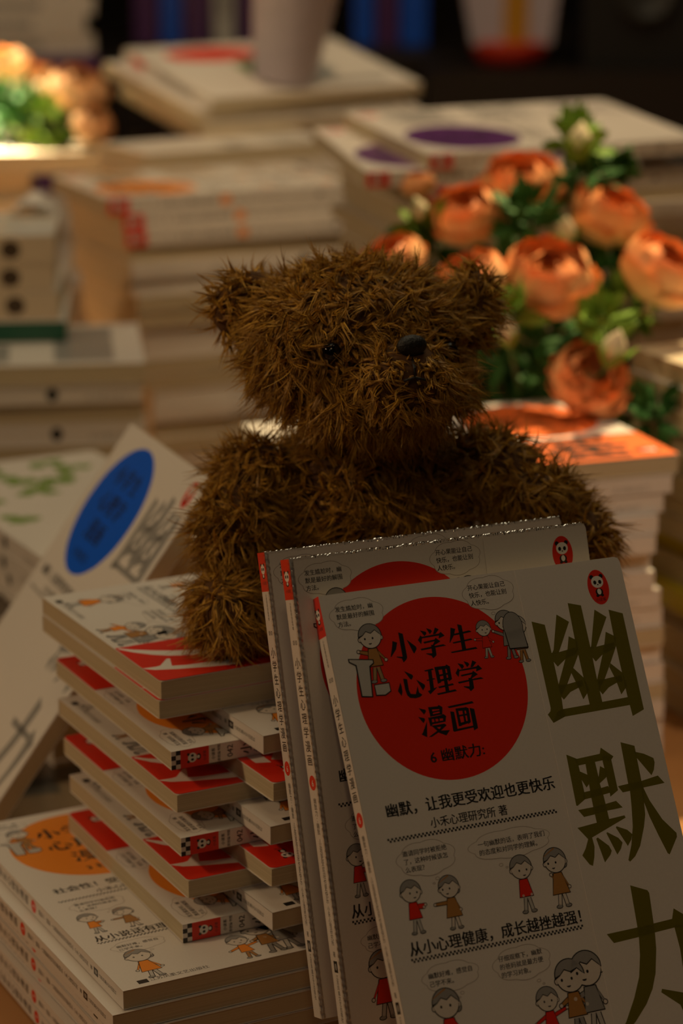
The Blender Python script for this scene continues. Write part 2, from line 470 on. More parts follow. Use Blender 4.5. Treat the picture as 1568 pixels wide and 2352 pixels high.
class Print:
    """lays ink on one face of a book; fn maps (x mm, y mm, height) to the face"""

    def __init__(self, mb, fn):
        self.mb, self.fn = mb, fn

    def poly(self, pts, inkname, lay=1):
        n = len(pts)
        a = sum(pts[i][0] * pts[(i + 1) % n][1] - pts[(i + 1) % n][0] * pts[i][1] for i in range(n))
        if a < 0:
            pts = pts[::-1]
        self.mb.add([self.fn(x, y, lay * 1.2e-5) for x, y in pts], [list(range(n))], INKS[inkname])

    def ell(self, cx, cy, rx, ry, inkname, lay=1, a0=0, a1=360, n=40):
        full = a1 - a0 >= 360
        m = n if full else n + 1
        self.poly([(cx + rx * math.cos(R(a0 + (a1 - a0) * k / n)), cy + ry * math.sin(R(a0 + (a1 - a0) * k / n))) for k in range(m)], inkname, lay)

    def rect(self, x0, y0, x1, y1, inkname, lay=1):
        self.poly([(x0, y0), (x1, y0), (x1, y1), (x0, y1)], inkname, lay)

    def text(self, s, x, y, size, inkname='black', lay=2, w=None, bold=0.0, align='l', rot=0):
        V, F = glyphs(s, 0.0)
        if not V:
            return
        x0 = min(p[0] for p in V)
        x1 = max(p[0] for p in V)
        sx = size if w is None else w / (x1 - x0)
        dx = {'l': 0, 'c': -(x1 - x0) / 2 * sx, 'r': -(x1 - x0) * sx}[align]
        c, q = math.cos(R(rot)), math.sin(R(rot))
        # heavier lettering: the same glyphs printed again a hair aside, more across than up
        for k, (ox, oy) in enumerate([(0, 0)] if not bold else [(-bold, -bold * .4), (bold, -bold * .4), (bold, bold * .4), (-bold, bold * .4), (0, 0)]):
            P = [((p[0] - x0 + ox) * sx + dx, (p[1] + oy) * size) for p in V]
            P = [(x + a * c - b * q, y + a * q + b * c) for a, b in P]
            self.mb.add([self.fn(a, b, (lay + k * .12) * 1.2e-5) for a, b in P], F, INKS[inkname])

    def stack(self, s, x, y0, y1, size, inkname='black', lay=2, bold=0.0):
        """upright characters one below the other from y0 down to y1"""
        n = len(s)
        for i, ch in enumerate(s):
            if ch != ' ':
                y = y0 + (y1 - y0) * (i + .5) / n
                self.text(ch, x, y - size * .36, size, inkname, lay, None, bold, 'c')

    def checker(self, x0, y0, x1, rows, cell, inkname='black'):
        n = int(round((x1 - x0) / cell))
        for i in range(n):
            for j in range(rows):
                if (i + j) % 2 == 0:
                    self.rect(x0 + i * cell, y0 - (j + 1) * cell, x0 + (i + 1) * cell, y0 - j * cell, inkname)

    def cloud(self, x0, y0, x1, y1, lines, size, tail=None, fill='paper'):
        cx, cy, rx, ry = (x0 + x1) / 2, (y0 + y1) / 2, (x1 - x0) / 2, (y1 - y0) / 2
        for k, (ik, sc) in enumerate((('line', 0), (fill, .22))):
            pts = []
            for i in range(90):
                a = 2 * math.pi * i / 90
                b = 1 + .10 * abs(math.sin(a * 3.5 + .4)) - .05
                pts.append((cx + (rx - sc) * b * math.cos(a), cy + (ry - sc) * b * math.sin(a)))
            self.poly(pts, ik, 2 + k)
        if tail:
            for q, (tx, ty) in enumerate(tail):
                self.ell(tx, ty, 1.0 - .35 * q, .7 - .25 * q, 'line', 2, n=14)
                self.ell(tx, ty, .8 - .35 * q, .5 - .25 * q, fill, 3, n=14)
        for i, s in enumerate(lines):
            self.text(s, cx - rx * .78, cy + size * 1.3 * (len(lines) / 2 - i - .85), size, 'black', 4, None, .012)

    def panda(self, x, y, h):
        r = h / 2
        self.ell(x, y, r * .66, r, 'red', 2, n=28)
        fy = y + .30 * r
        for s in (-1, 1):
            self.ell(x + s * .30 * r, fy + .30 * r, .13 * r, .13 * r, 'black', 3, n=12)
        self.ell(x, fy, .38 * r, .34 * r, 'white', 4, n=24)
        for s in (-1, 1):
            self.ell(x + s * .16 * r, fy - .02 * r, .10 * r, .12 * r, 'black', 5, n=12)
        self.ell(x, fy - .16 * r, .05 * r, .04 * r, 'black', 5, n=8)
        self.ell(x, y - .28 * r, .24 * r, .22 * r, 'black', 3, n=16)
        self.ell(x, y - .26 * r, .13 * r, .17 * r, 'white', 4, n=16)
        for s in (-1, 1):
            self.ell(x + s * .15 * r, y - .48 * r, .10 * r, .08 * r, 'black', 5, n=10)
        self.text('小读客', x, y - .80 * r, r * .22, 'black', 3, None, 0, 'c')

    def kid(self, x, y, h, top='red', girl=False, legs='lgrey', arm=(-.22, .42, .22, .42), face=(0, 0), hair='grey', mouth=True, bald=False):
        """a small cartoon child standing at (x, y), h mm tall"""
        o = .013

        def P(pts, ik, lay):
            self.poly([(x + a * h, y + b * h) for a, b in pts], ik, lay)

        def E(cx, cy, rx, ry, ik, lay, a0=0, a1=360):
            self.ell(x + cx * h, y + cy * h, rx * h, ry * h, ik, lay, a0, a1, 24)
        for s in (-1, 1):                                     # legs and shoes
            P([(s * .03 - .035, .26), (s * .03 + .045, .26), (s * .07 + .04, .03), (s * .07 - .04, .03)], 'black', 2)
            P([(s * .03 - .022, .26), (s * .03 + .032, .26), (s * .07 + .027, .04), (s * .07 - .027, .04)], legs, 3)
            E(s * .085, .025, .062, .035, 'black', 3)
            E(s * .085, .025, .049, .022, 'grey', 4)
        ax0, ay0, ax1, ay1 = arm                              # arms
        for s, (ax, ay) in ((-1, (ax0, ay0)), (1, (ax1, ay1))):
            P([(s * .09, .54), (s * .09, .46), (ax, ay - .035), (ax, ay + .035)], 'black', 3)
            P([(s * .09, .53), (s * .09, .47), (ax, ay - .02), (ax, ay + .02)], top, 4)
            E(ax, ay, .035, .035, 'black', 4)
            E(ax, ay, .023, .023, 'skin', 5)
        bw = .17 if girl else .14
        low = .22 if girl else .27
        P([(-.085, .58), (.085, .58), (bw, low), (-bw, low)], 'black', 4)
        P([(-.072, .57), (.072, .57), (bw - o, low + o), (-bw + o, low + o)], top, 5)
        cx, cy = face
        if girl:
            E(cx * .3 + .17, .70, .06, .07, 'black', 4)
            E(cx * .3 + .17, .70, .047, .057, hair, 5)
        E(0, .775, .205, .205, 'black', 6)                     # head
        E(0, .775, .190, .190, 'skin', 7)
        for s in (-1, 1):
            E(s * .195, .74, .035, .045, 'black', 5)
            E(s * .195, .74, .023, .033, 'skin', 6)
        if not bald:
            pts = [(.215 * math.cos(R(a)), .785 + .215 * math.sin(R(a))) for a in range(-5, 191, 12)]
            P(pts + [(-.13, .80), (-.06, .86), (.02, .82), (.10, .87), (.17, .80)], 'black', 8)
            pts = [(.200 * math.cos(R(a)), .787 + .200 * math.sin(R(a))) for a in range(-2, 187, 12)]
            P(pts + [(-.13, .815), (-.06, .875), (.02, .835), (.10, .885), (.17, .815)], hair, 9)
            if girl:
                P([(-.20, .86), (-.18, .88), (.02, .99), (.04, .97)], 'brown', 10)
        for s in (-.08, .06):
            E(s + cx, .745 + cy, .016, .02, 'black', 8)
        if mouth:
            E(cx, .665 + cy, .03, .022, 'black', 8, 180, 360)


C_LINES = ['幽默，让我更受欢迎也更快乐', '小禾心理研究所 著', '从小心理健康，成长越挫越强！']
P_LINES = ['社会性！受欢迎的人更快乐', '小禾心理研究所 著', '从小说话有理，成长越挫越强！']


def cover_art(p, d):
    """front cover of the comic series"""
    full = d.get('full', True)
    p.ell(48.8, 160.3, 40.2, 40.0, d['circle'], 1, n=96)
    if d.get('circle2'):
        p.ell(20.5, 160.3, 10.5, 26, d['circle2'], 2, n=40)
    for q in TITLEP:
        p.poly(q, 'black', 2)
    p.text('6 幽默力:' if d.get('n') != '3' else '3 社会力:', 48.8, 129.2, 6.2, 'black', 2, 25.7, .02, 'c')
    L = d.get('lines', C_LINES)
    p.text(L[0], 10.8, 109.8, 6.4, 'black', 2, 80.5, .022)
    p.text(L[1], 29.7, 102.4, 4.8, 'black', 2, 36.6, .015)
    p.checker(8.6, 100.8, 89.6, 2, .9)
    if not d.get('bubbles', True):
        return
    p.cloud(3.6, 190, 28.4, 204, ['发生尴尬时，幽', '默是最好的解围', '方法。'], 2.55, [(17.4, 188.4), (18.0, 186.6)])
    p.cloud(67.5, 191, 92.3, 206, ['开心果能让自己', '快乐，也能让别', '人快乐。'], 2.65, [(80, 189.2), (81.2, 187.4)])
    if not full:
        return
    # boy at a lectern
    p.kid(19.8, 166.5, 26, 'brown', False, 'tan', (-.26, .55, .20, .36), (-.02, 0), 'grey')
    p.poly([(7.6, 178.5), (19.2, 176.8), (19.2, 175.0), (17.2, 173.8), (15.6, 160.6), (10.2, 161.4), (10.4, 175), (7.6, 176.8)], 'black', 8)
    p.poly([(8.1, 178.0), (18.7, 176.4), (18.7, 175.3), (16.6, 174.1), (15.1, 161.2), (10.8, 161.9), (11.0, 175.3), (8.1, 177.1)], 'lgrey', 9)
    p.poly([(17, 161), (21.5, 160.6), (24.4, 162), (24.4, 166), (17, 166)], 'black', 7)
    p.poly([(17.4, 161.5), (21.3, 161.1), (24, 162.4), (24, 165.6), (17.4, 165.6)], 'lgrey', 8)
    # boy facing three grown-ups
    p.kid(73.6, 170.0, 17, 'red', False, 'lgrey', (-.30, .52, .20, .40), (.04, 0), 'grey')
    p.kid(84.6, 168.2, 22, 'grey', False, 'grey', (-.30, .60, .16, .42), (-.05, 0), 'grey')
    p.kid(90.2, 166.0, 21, 'brown', False, 'brown', (-.1, .4, .12, .36), (.03, 0), 'lgrey', False)
    p.ell(88.0, 182.5, 4.9, 6.4, 'black', 11)
    p.ell(88.0, 182.5, 4.6, 6.1, 'grey', 12)
    p.poly([(83.4, 180), (92.6, 181), (93.4, 172.0), (84.0, 172.4)], 'black', 11)
    p.poly([(83.8, 180), (92.3, 181), (92.9, 172.5), (84.4, 172.9)], 'grey', 12)
    # middle scene
    p.cloud(11.0, 82.8, 38.0, 97.5, ['邀请同学时被拒绝', '了，这种时候该怎', '么表现？'], 2.6, [(27.6, 81.0), (25.6, 79.2)])
    p.cloud(45.0, 83.8, 83.5, 96.2, ['一句幽默的话，表明了我们', '的态度和对同学的理解。'], 2.7, [(58, 81.6), (60.5, 80.2)])
    c1, c2 = d.get('shirts', ('red', 'brown'))
    p.kid(14.2, 59.8, 23, c1, False, 'lgrey', (.20, .46, .24, .50), (.06, 0), 'grey')
    p.kid(31.8, 58.8, 23, c2, True, 'skin', (-.34, .50, .15, .34), (-.05, 0), 'grey')
    p.kid(66.8, 59.6, 25, c1, False, 'lgrey', (-.06, .30, .10, .30), (.04, -.02), 'grey')
    p.kid(83.4, 59.0, 26, c2, True, 'skin', (-.12, .56, .17, .32), (-.05, 0), 'grey')
    p.text(L[2], 8.5, 51.8, 6.4, 'black', 2, 81.5, .022)
    p.checker(8.2, 50.4, 90.2, 2, .9)
    # lower scene
    p.cloud(11.5, 34.5, 37.5, 46.5, ['幽默好难，感觉自', '己学不来。'], 2.6, [(28, 32.8), (26.5, 31.2)])
    p.cloud(44.5, 32.8, 71.5, 47.0, ['仔细观察下，幽默', '的爸妈就是最方便', '的学习对象。'], 2.6, [(64, 31.2), (66, 29.6)])
    p.kid(19.6, 6.5, 30, c1, True, 'lgrey', (-.2, .3, .2, .3), (0, 0), 'grey', False)
    p.kid(65.8, 3.5, 25, c1, False, 'brown', (-.3, .40, .34, .58), (.02, 0), 'grey')
    p.kid(78.6, 4.0, 34, 'brown', False, 'grey', (-.2, .44, .16, .40), (-.04, 0), 'grey')
    p.kid(87.0, 4.0, 36, 'grey', False, 'lgrey', (-.22, .46, .16, .36), (-.05, 0), 'grey')
    if d.get('imprint'):
        p.rect(9, 3.0, 14, 6.5, 'black', 2)
        p.text('江苏凤凰文艺出版社', 15, 3.8, 3.2, 'black', 2)


def spine_art(p, d, t, H, W_):
    """the spine, x runs over the thickness t (mm)"""
    c = t / 2
    top = H
    chk = d.get('checker')
    if chk:
        for i in range(2):
            for j in range(4):
                if (i + j) % 2 == 0:
                    p.rect(t * j / 4, top - 2.3 * (i + 1), t * (j + 1) / 4, top - 2.3 * i, 'black')
        top -= 4.6
        red0 = top - 14.3
    else:
        red0 = H - 17.4
    p.rect(0, red0, t, top, d.get('block', 'red'), 1)
    m = (red0 + top) / 2
    p.ell(c, m + 1.2, t * .26, t * .25, 'white', 2, n=18)
    for s in (-1, 1):
        p.ell(c + s * t * .11, m + 1.2, t * .075, t * .085, 'black', 3, n=10)
        p.ell(c + s * t * .20, m + 1.2 + t * .22, t * .08, t * .08, 'black', 2, n=10)
    p.ell(c, m - 2.0, t * .17, t * .12, 'black', 2, n=14)
    p.ell(c, m - 1.8, t * .09, t * .08, 'white', 3, n=14)
    p.text('小读客', c, m - 5.6, 1.7, 'black', 2, None, 0, 'c')
    if chk:
        p.text('小读客', c, H - 21.8, 1.9, 'black', 2, None, .02, 'c')
        p.text('原创童书馆', c, H - 24.6, 1.65, 'black', 2, None, .02, 'c')
        p.text(d.get('num', '010'), c, H - 31.0, 4.1, 'black', 2, None, .012, 'c')
        p.stack('小学生心理学漫画', c, H - 34.4, H - 89.5, 6.2, 'black', 2, .016)
    else:
        p.stack('小读客原创童书馆', c, red0 - 1, red0 - 13, 1.5, 'black')
        p.text(d.get('num', '010'), c, red0 - 19.5, 2.9, 'black', 2, None, .012, 'c')
        p.stack('小学生心理学漫画', c, H - 41.8, H - 89.5, 5.2, 'black', 2, .016)
    p.ell(c, H - 96.2, t * .36, t * .36, d.get('dot', 'red'), 2, n=24)
    p.text(d.get('n', '6'), c, H - 97.7, 4.0, 'white', 3, None, 0, 'c')
    p.stack('幽默力：幽默，让我更受欢迎也更快乐', c, H - 102.6, H - 148, 2.9, 'black')
    p.stack('小禾心理研究所 著', c, H - 149, H - 171, 2.6, 'black')
    p.rect(c - 1.8, H - 177.6, c + 1.8, H - 172.6, 'black', 2)
    p.ell(c, H - 175.1, 1.0, 1.5, 'grey', 3, n=14)
    p.stack('江苏凤凰文艺出版社', c, H - 178.5, H - 199, 2.3, 'black')


def other_art(p, d, W_, H_):
    k = d['art']
    w, h = W_ * 1000, H_ * 1000
    rr = random.Random(5)
    if k == 'leaf':                                           # pale cover with green leaf sprays
        for i in range(11):
            x, y = rr.uniform(.12, .9) * w, rr.uniform(.25, .92) * h
            for j in range(7):
                a = rr.uniform(0, 6.28)
                s = rr.uniform(8, 18)
                q = (math.cos(a), math.sin(a))
                n_ = (-q[1] * .42, q[0] * .42)
                p.poly([(x, y), (x + s * (.5 * q[0] + n_[0]), y + s * (.5 * q[1] + n_[1])), (x + s * q[0], y + s * q[1]), (x + s * (.5 * q[0] - n_[0]), y + s * (.5 * q[1] - n_[1]))], 'green', 1 + j)
        p.rect(.20 * w, .10 * h, .55 * w, .13 * h, 'dgreen', 1)
        p.rect(.62 * w, .16 * h, .70 * w, .20 * h, 'tan', 1)
    elif k == 'landscape':                                    # red oval and dark green block
        p.ell(w * .33, h * .80, w * .22, h * .13, 'red', 1, n=50)
        p.rect(w * .34, h * .30, w * .62, h * .60, 'dgreen', 1)
        p.rect(w * .34, h * .46, w * .50, h * .60, 'green', 2)
        p.rect(w * .62, h * .12, w * .9, h * .2, 'grey', 1)
    elif k == 'band':
        p.rect(w * .08, h * .70, w * .92, h * .90, d.get('band', 'dgreen'), 1)
        p.rect(w * .5, h * .45, w * .92, h * .55, 'grey', 1)
    elif k == 'solid':
        p.rect(0, 0, w, h, d.get('band', 'yellow'), 1)
        p.rect(w * .2, h * .55, w * .8, h * .75, 'white' if d.get('band') != 'dark' else 'black', 2)


def other_spine(p, d, t, H):
    s = d.get('spine', 'dot')
    c = t / 2
    if s == 'dot':                                            # white spine, title at one end, a dark round emblem
        p.text('心理学漫画', c, H * .62, t * .42, 'grey', 2, None, 0, 'c', 90)
        p.ell(c, H * .30, t * .34, t * .30, 'black', 2, n=20)
        p.text('江苏凤凰文艺', c, H * .12, t * .36, 'grey', 2, None, 0, 'c', 90)
    elif s == 'photo':                                        # cream spine with a round brown picture at the end
        p.rect(0, H * .62, t, H, 'cream', 1)
        p.ell(c, H * .83, t * .34, t * .36, 'dark', 2, n=20)
        p.rect(t * .2, H * .45, t * .8, H * .60, 'grey', 2)
    elif s == 'green':
        p.rect(0, 0, t, H, 'green', 1)
        p.rect(0, H * .62, t, H, 'dgreen', 2)
    elif s == 'solid':
        p.rect(0, 0, t, H, d.get('band', 'yellow'), 1)
    elif s == 'redmark':
        p.rect(t * .15, H * .76, t * .85, H * .90, 'red', 1)
        p.rect(t * .3, H * .2, t * .7, H * .6, 'grey', 1)


DESIGNS = {
    'C': dict(circle='red', strip='paper', glyph='olive', num='010', full=True),
    'S': dict(circle='orange', strip='red', glyph='white', num='042', checker=True, imprint=True, shirts=('orange', 'brown')),
    'P': dict(circle='orange', strip='paper', glyph='tan', num='003', n='3', lines=P_LINES, imprint=True, shirts=('orange', 'brown')),
    'O': dict(bubbles=False, circle='coral', strip='coral', glyph='black', num='005', n='3', shirts=('orange', 'brown')),
    'V': dict(bubbles=False, circle='purple', strip='paper', glyph='grey', num='008', n='3', shirts=('purple', 'brown'), dot='purple'),
    'B': dict(bubbles=False, circle='blue', strip='paper', glyph='grey', num='007', n='3', shirts=('blue', 'brown'), dot='blue'),
    'M': dict(circle='orange', strip='paper', glyph='tan', num='042', n='6', shirts=('orange', 'brown'), dot='orange'),
    'leaf': dict(art='leaf', spine='dot'),
    'land': dict(art='landscape', spine='redmark'),
    'dot': dict(art='band', band='grey', spine='dot'),
    'photo': dict(art='band', band='tan', spine='photo'),
    'green': dict(art='band', band='dgreen', spine='green'),
    'yellow': dict(art='solid', band='yellow', spine='solid'),
    'cream': dict(art='solid', band='cream', spine='redmark'),
    'plain': dict(art='band', band='lgrey', spine='redmark'),
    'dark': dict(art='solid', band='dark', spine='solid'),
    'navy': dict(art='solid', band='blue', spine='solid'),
    'violet': dict(art='solid', band='purple', spine='solid'),
    'crimson': dict(art='solid', band='red', spine='solid'),
}
BW, BH, BT = .148, .207, .0090
_BOOK = {}


def rounded(w, h, r=.003):
    """cover outline with round fore-edge corners"""
    pts = [(0, 0)]
    for cx, cy, a0 in ((w - r, r, -90), (w - r, h - r, 0)):
        pts += [(cx + r * math.cos(R(a0 + k * 18)), cy + r * math.sin(R(a0 + k * 18))) for k in range(6)]
    return pts + [(0, h)]


def book_meshes(design, W, H, t):
    key = (design, W, H, t)
    if key in _BOOK:
        return _BOOK[key]
    d = DESIGNS[design]
    e = .00028                                               # card of the cover
    c = MB()
    series = 'circle' in d
    base = PAPER
    out = rounded(W, H)
    c.prism(out, t - e, t, base)
    c.prism(out, 0, e, base)
    c.box((0, 0, 0), (e, H, t), base)
    kx, ky, kt = W / .148, H / .207, t
    pf = Print(c, lambda x, y, z: (x * .001 * kx, y * .001 * ky, t + z))
    ps = Print(c, lambda x, y, z: (-z, y * .001 * ky, x * .001))
    fl = None
    if series:
        cover_art(pf, d)
        spine_art(ps, d, t * 1000, 207, W)
        f = MB()
        x0 = .0945 * kx
        o2 = [(x0, .0002)] + [q for q in rounded(W - .0002, H - .0002) if q[0] > x0] + [(x0, H - .0002)]
        f.prism(o2, t + .00016, t + .00032, INKS[d['strip']])
        pg = Print(f, lambda x, y, z: (x * .001 * kx, y * .001 * ky, t + .00032 + z))
        for q in BIGP:
            pg.poly(q, d['glyph'], 1)
        pg.panda(134.1, 194.3, 16)
        fl = f.mesh('cover_flap')
    else:
        pf = Print(c, lambda x, y, z: (x * .001, y * .001, t + z))
        ps = Print(c, lambda x, y, z: (-z, y * .001, x * .001))
        other_art(pf, d, W, H)
        other_spine(ps, d, t * 1000, H * 1000)
    pb = MB()
    i = .0004
    pb.box((e, i, e), (W - i, H - i, t - e), pages_mat())
    _BOOK[key] = (c.mesh('cover'), pb.mesh('page_block'), fl)
    return _BOOK[key]


def frame(o, u, v, n):
    m = Matrix((u, v, n)).transposed().to_4x4()
    m.translation = o
    return m


def place_book(design, mat, label, group=None, W=BW, H=BH, t=BT, cat='book'):
    cv, pg, fl = book_meshes(design, W, H, t)
    r = empty('paperback_book', mat, label, cat, group)
    link('cover', cv, r)
    link('page_block', pg, r)
    if fl:
        link('cover_flap', fl, r)
    return r


def flat_matrix(p, yaw, mode, W, H, t, tilt=0.0):
    """p: world position of the front left top corner"""
    r = Vector((math.cos(yaw), math.sin(yaw), 0))
    b0 = Vector((-math.sin(yaw), math.cos(yaw), 0))
    z = Vector((0, 0, 1))
    b = b0 * math.cos(tilt) + z * math.sin(tilt)
    up = z * math.cos(tilt) - b0 * math.sin(tilt)
    if mode == 'bottom':
        return frame(p - up * t, r, b, up)
    if mode == 'spine':
        return frame(p - up * t + r * H, b, -r, up)
    if mode == 'fore':
        return frame(p - up * t + b * W, -b, r, up)
    return frame(p - up * t + r * W + b * H, -r, -b, up)


_W = 'first second third fourth fifth sixth seventh eighth ninth tenth eleventh twelfth thirteenth fourteenth fifteenth sixteenth seventeenth eighteenth nineteenth twentieth twenty-first twenty-second twenty-third'.split()
def fit_t(p, n):
    """book thickness with which n books fill the height from the table to p"""
    return (p.z - TABZ) / n - .0004


ORD = ['topmost'] + [w + ' from top' for w in _W[1:]]


def pile(p, yaw, books, where, group, tilt=0.0, jit=.003, yj=1.5, seed=1):
    """books: list of (design, mode, what, W, H, t), topmost first; p: front left corner of the top face"""
    rr = random.Random(seed)
    yaw, tilt = R(yaw), R(tilt)
    up = Vector((0, 0, 1)) * math.cos(tilt) - Vector((-math.sin(yaw), math.cos(yaw), 0)) * math.sin(tilt)
    q = Vector(p)
    for i, (dsg, mode, what, W, H, t, *off) in enumerate(books):
        dx, dy, dyaw = off if off else (rr.uniform(-jit, jit), rr.uniform(-jit, jit), rr.uniform(-yj, yj))
        if i == 0 and not off:
            dx = dy = dyaw = 0
        o = Vector((dx * math.cos(yaw) - dy * math.sin(yaw), dx * math.sin(yaw) + dy * math.cos(yaw), 0))
        place_book(dsg, flat_matrix(q + o, yaw + R(dyaw), mode, W, H, t, tilt), f'{what}, {ORD[i]} of {where}', group, W, H, t)
        q = q - up * (t + .0004)
    return q
# ------------------------------------------------------------------ the table
tb = MB()
tb.box((-1.1, .55, TABZ - .035), (1.1, 3.36, TABZ - .0005), wood)
tbl = empty('display_table', Matrix.Translation((0, 1.8, 0)), 'orange-brown wooden display table under all the book stacks', 'table')
o = link('tabletop', tb.mesh('tabletop'), tbl)
o.location = (0, -1.8, 0)
for sx in (-1, 1):
    for sy in (.62, 3.28):
        b = MB()
        b.box((sx * 1.04 - .03, sy - .03, 0), (sx * 1.04 + .03, sy + .03, TABZ - .035), wood)
        o = link('leg', b.mesh('leg'), tbl)
        o.location = (0, -1.8, 0)

# ------------------------------------------------------------------ criss-cross stack in front of the bear
Z7, PT = -.4782, .0094
LEFT = {3: (-.0782, 1.0444, .477), 4: (-.0757, 1.0385, .4837), 5: (-.0737, 1.0326, .4808), 6: (-.0705, 1.0275, .48), 7: (-.0729, 1.021, .469)}
RIGHT = {2: (-.0358, 1.0399, .525), 3: (-.0312, 1.0289, .515), 4: (-.0325, 1.0238, .51), 5: (-.0321, 1.0192, .52), 6: (-.0317, 1.0135, .53)}
GX = 'criss-cross stack of comics under the bear'
place_book('S', flat_matrix(Vector((-.0836, 1.0611, ZC + Z7 + 11 * PT)), .4926, 'fore', BW, BH, BT), 'white comic with red flap lying on top of the criss-cross stack, under the bear', GX)
place_book('S', flat_matrix(Vector((-.0846, 1.0605, ZC + Z7 + 10 * PT)), .487, 'fore', BW, BH, BT), 'comic directly beneath the topmost comic of the criss-cross stack', GX)
wl = {3: 'comic with checkered 042 spine, upper of three such spines in the criss-cross stack', 4: 'comic with red flap and page edges in front, between upper and middle 042 spines',
      5: 'comic with checkered 042 spine, middle of three such spines in the criss-cross stack', 6: 'comic with red flap and page edges in front, between middle and lower 042 spines',
      7: 'comic with checkered 042 spine, lowest of three such spines in the criss-cross stack'}
for k, (x, y, a) in LEFT.items():
    place_book('S', flat_matrix(Vector((x, y, ZC + Z7 + 2 * PT * (7 - k))), a, 'spine' if k % 2 else 'fore', BW, BH, BT), wl[k], GX)
wr = {2: 'white comic wedged at right above the upper 042 spine', 3: 'comic with red flap wedged at right below the upper 042 spine', 4: 'white comic wedged at right above the middle 042 spine',
      5: 'comic with red flap wedged at right below the middle 042 spine', 6: 'white comic wedged at right above the lower 042 spine'}
for k, (x, y, a) in RIGHT.items():
    place_book('S', flat_matrix(Vector((x, y, ZC + Z7 + PT + 2 * PT * (6 - k))), a, 'bottom' if k % 2 == 0 else 'top', BW, BH, BT), wr[k], GX)

# pile with the orange circle under it
whatP = 'white comic with orange circle'
pile((-.0963, .9734, ZC - .4876), 27.6, [('P', 'bottom', whatP, BW, BH, BT, 0, 0, 0), ('P', 'bottom', 'white comic, spine at left', BW, BH, BT, -.006, -.002, .3)] +
     [('P', 'bottom', 'white comic, spine at left', BW, BH, BT) for k in range(5)], 'the pile at the lower left corner', 'comics piled at the lower left', seed=4, jit=.004, yj=.8)


# ------------------------------------------------------------------ three comics standing up in front of the bear
def pose(y, l, r):
    R0 = np.array([[1, 0, 0], [0, 0, -1], [0, 1, 0]]) @ np.array([[math.cos(r), -math.sin(r), 0], [math.sin(r), math.cos(r), 0], [0, 0, 1]])
    RX = np.array([[1, 0, 0], [0, math.cos(l), -math.sin(l)], [0, math.sin(l), math.cos(l)]])
    RZ = np.array([[math.cos(y), -math.sin(y), 0], [math.sin(y), math.cos(y), 0], [0, 0, 1]])
    return RZ @ RX @ R0


def film_strip(H, W, t, top=True, seed=1):
    """crinkled shrink film along the spine edge and over the head of the book"""
    g = np.random.default_rng(seed)
    b = MB()
    n, m = 1000, 9
    v = []
    ph, amp = 0.0, .14
    for i in range(n + 1):
        y = H * i / n
        ph += 2 * math.pi / g.uniform(9, 22)
        amp = .97 * amp + .03 * g.uniform(-.1, .42)
        k = 1 + amp * math.sin(ph) + .05 * math.sin(ph * .37)
        for j in range(m + 1):
            a = math.pi * (1.08 - .66 * j / m)                # round the corner from the spine to the cover
            r = .0008 * k + .000012 * g.random()
            x = .0006 + r * math.cos(a)
            z = t + .0001 + (r * .9) * math.sin(a)
            if j == 0:
                x, z = -.0003, t - .0010
            if j == m:
                x, z = .0019, t + .00018
            v.append((x, y, z))
    b.add(v, [(i * (m + 1) + j, i * (m + 1) + j + 1, (i + 1) * (m + 1) + j + 1, (i + 1) * (m + 1) + j) for i in range(n) for j in range(m)], film_mat(), True)
    if top:
        n, m = 260, 5
        v = []
        for i in range(n + 1):
            x = W * i / n
            for j in range(m + 1):
                a = math.pi * .62 * j / m
                s = math.sin(math.pi * i / n) ** .5
                v.append((x, H - .0012 + .0015 * math.sin(a) + .0003 * g.random(), t + .0005 * math.cos(a) - (.003 * j / m if j > 3 else 0) + .0004 * s * g.random()))
        b.add(v, [(i * (m + 1) + j, i * (m + 1) + j + 1, (i + 1) * (m + 1) + j + 1, (i + 1) * (m + 1) + j) for i in range(n) for j in range(m)], film_mat(), False)
    return b.mesh('shrink_wrap')


STAND = [((-.0341, 1.0303, -.3035), 23.5, -17.9, -.1, 'shrink-wrapped white comic standing at the back of three, against the bear', True),
         ((-.0225, .9945, -.2960), 26.6, -18.1, -1.0, 'shrink-wrapped white comic standing in the middle of three, its red circle half hidden', True),
         ((-.0100, .9883, -.3107), 24.75, -29.04, -.35, 'white comic with big red circle standing foremost of three, leaning back', False)]
for k, (T, yw, ln, rl, lab, tp) in enumerate(STAND):
    M = pose(R(yw), R(ln), R(rl))
    org = np.array(T) + M @ np.array([0, -BH, -BT])
    mat = frame(Vector(org) + Vector((0, 0, ZC)), Vector(M[:, 0]), Vector(M[:, 1]), Vector(M[:, 2]))
    bk = place_book('C', mat, lab, 'comics standing upright before the bear')
    if tp:
        link('shrink_wrap', film_strip(BH, BW, BT, tp, k + 3), bk)
# stepped wooden block they stand on (below the frame)
b = MB()
prof = [(.895 - .05, TABZ), (.895 - .05, ZC - .4985), (.925, ZC - .4985), (.925, ZC - .4995), (.96, ZC - .4995), (.96, ZC - .5062), (1.01, ZC - .5062), (1.01, TABZ)]
dr = Vector((math.cos(R(25)), math.sin(R(25)), 0))
bk_ = Vector((-math.sin(R(25)), math.cos(R(25)), 0))
bv = []
for s in (-.01, .175):
    for (y, z) in prof:
        q = dr * s + bk_ * (y - .03)
        bv.append((q.x + .015, q.y, z))
b.add(bv, [list(range(8)), list(range(8, 16))[::-1]] + [(i, 8 + i, 8 + (i + 1) % 8, (i + 1) % 8) for i in range(8)], wood)
tag(link('display_block', b.mesh('display_block')), 'stepped wooden block carrying the three standing comics', 'display stand')

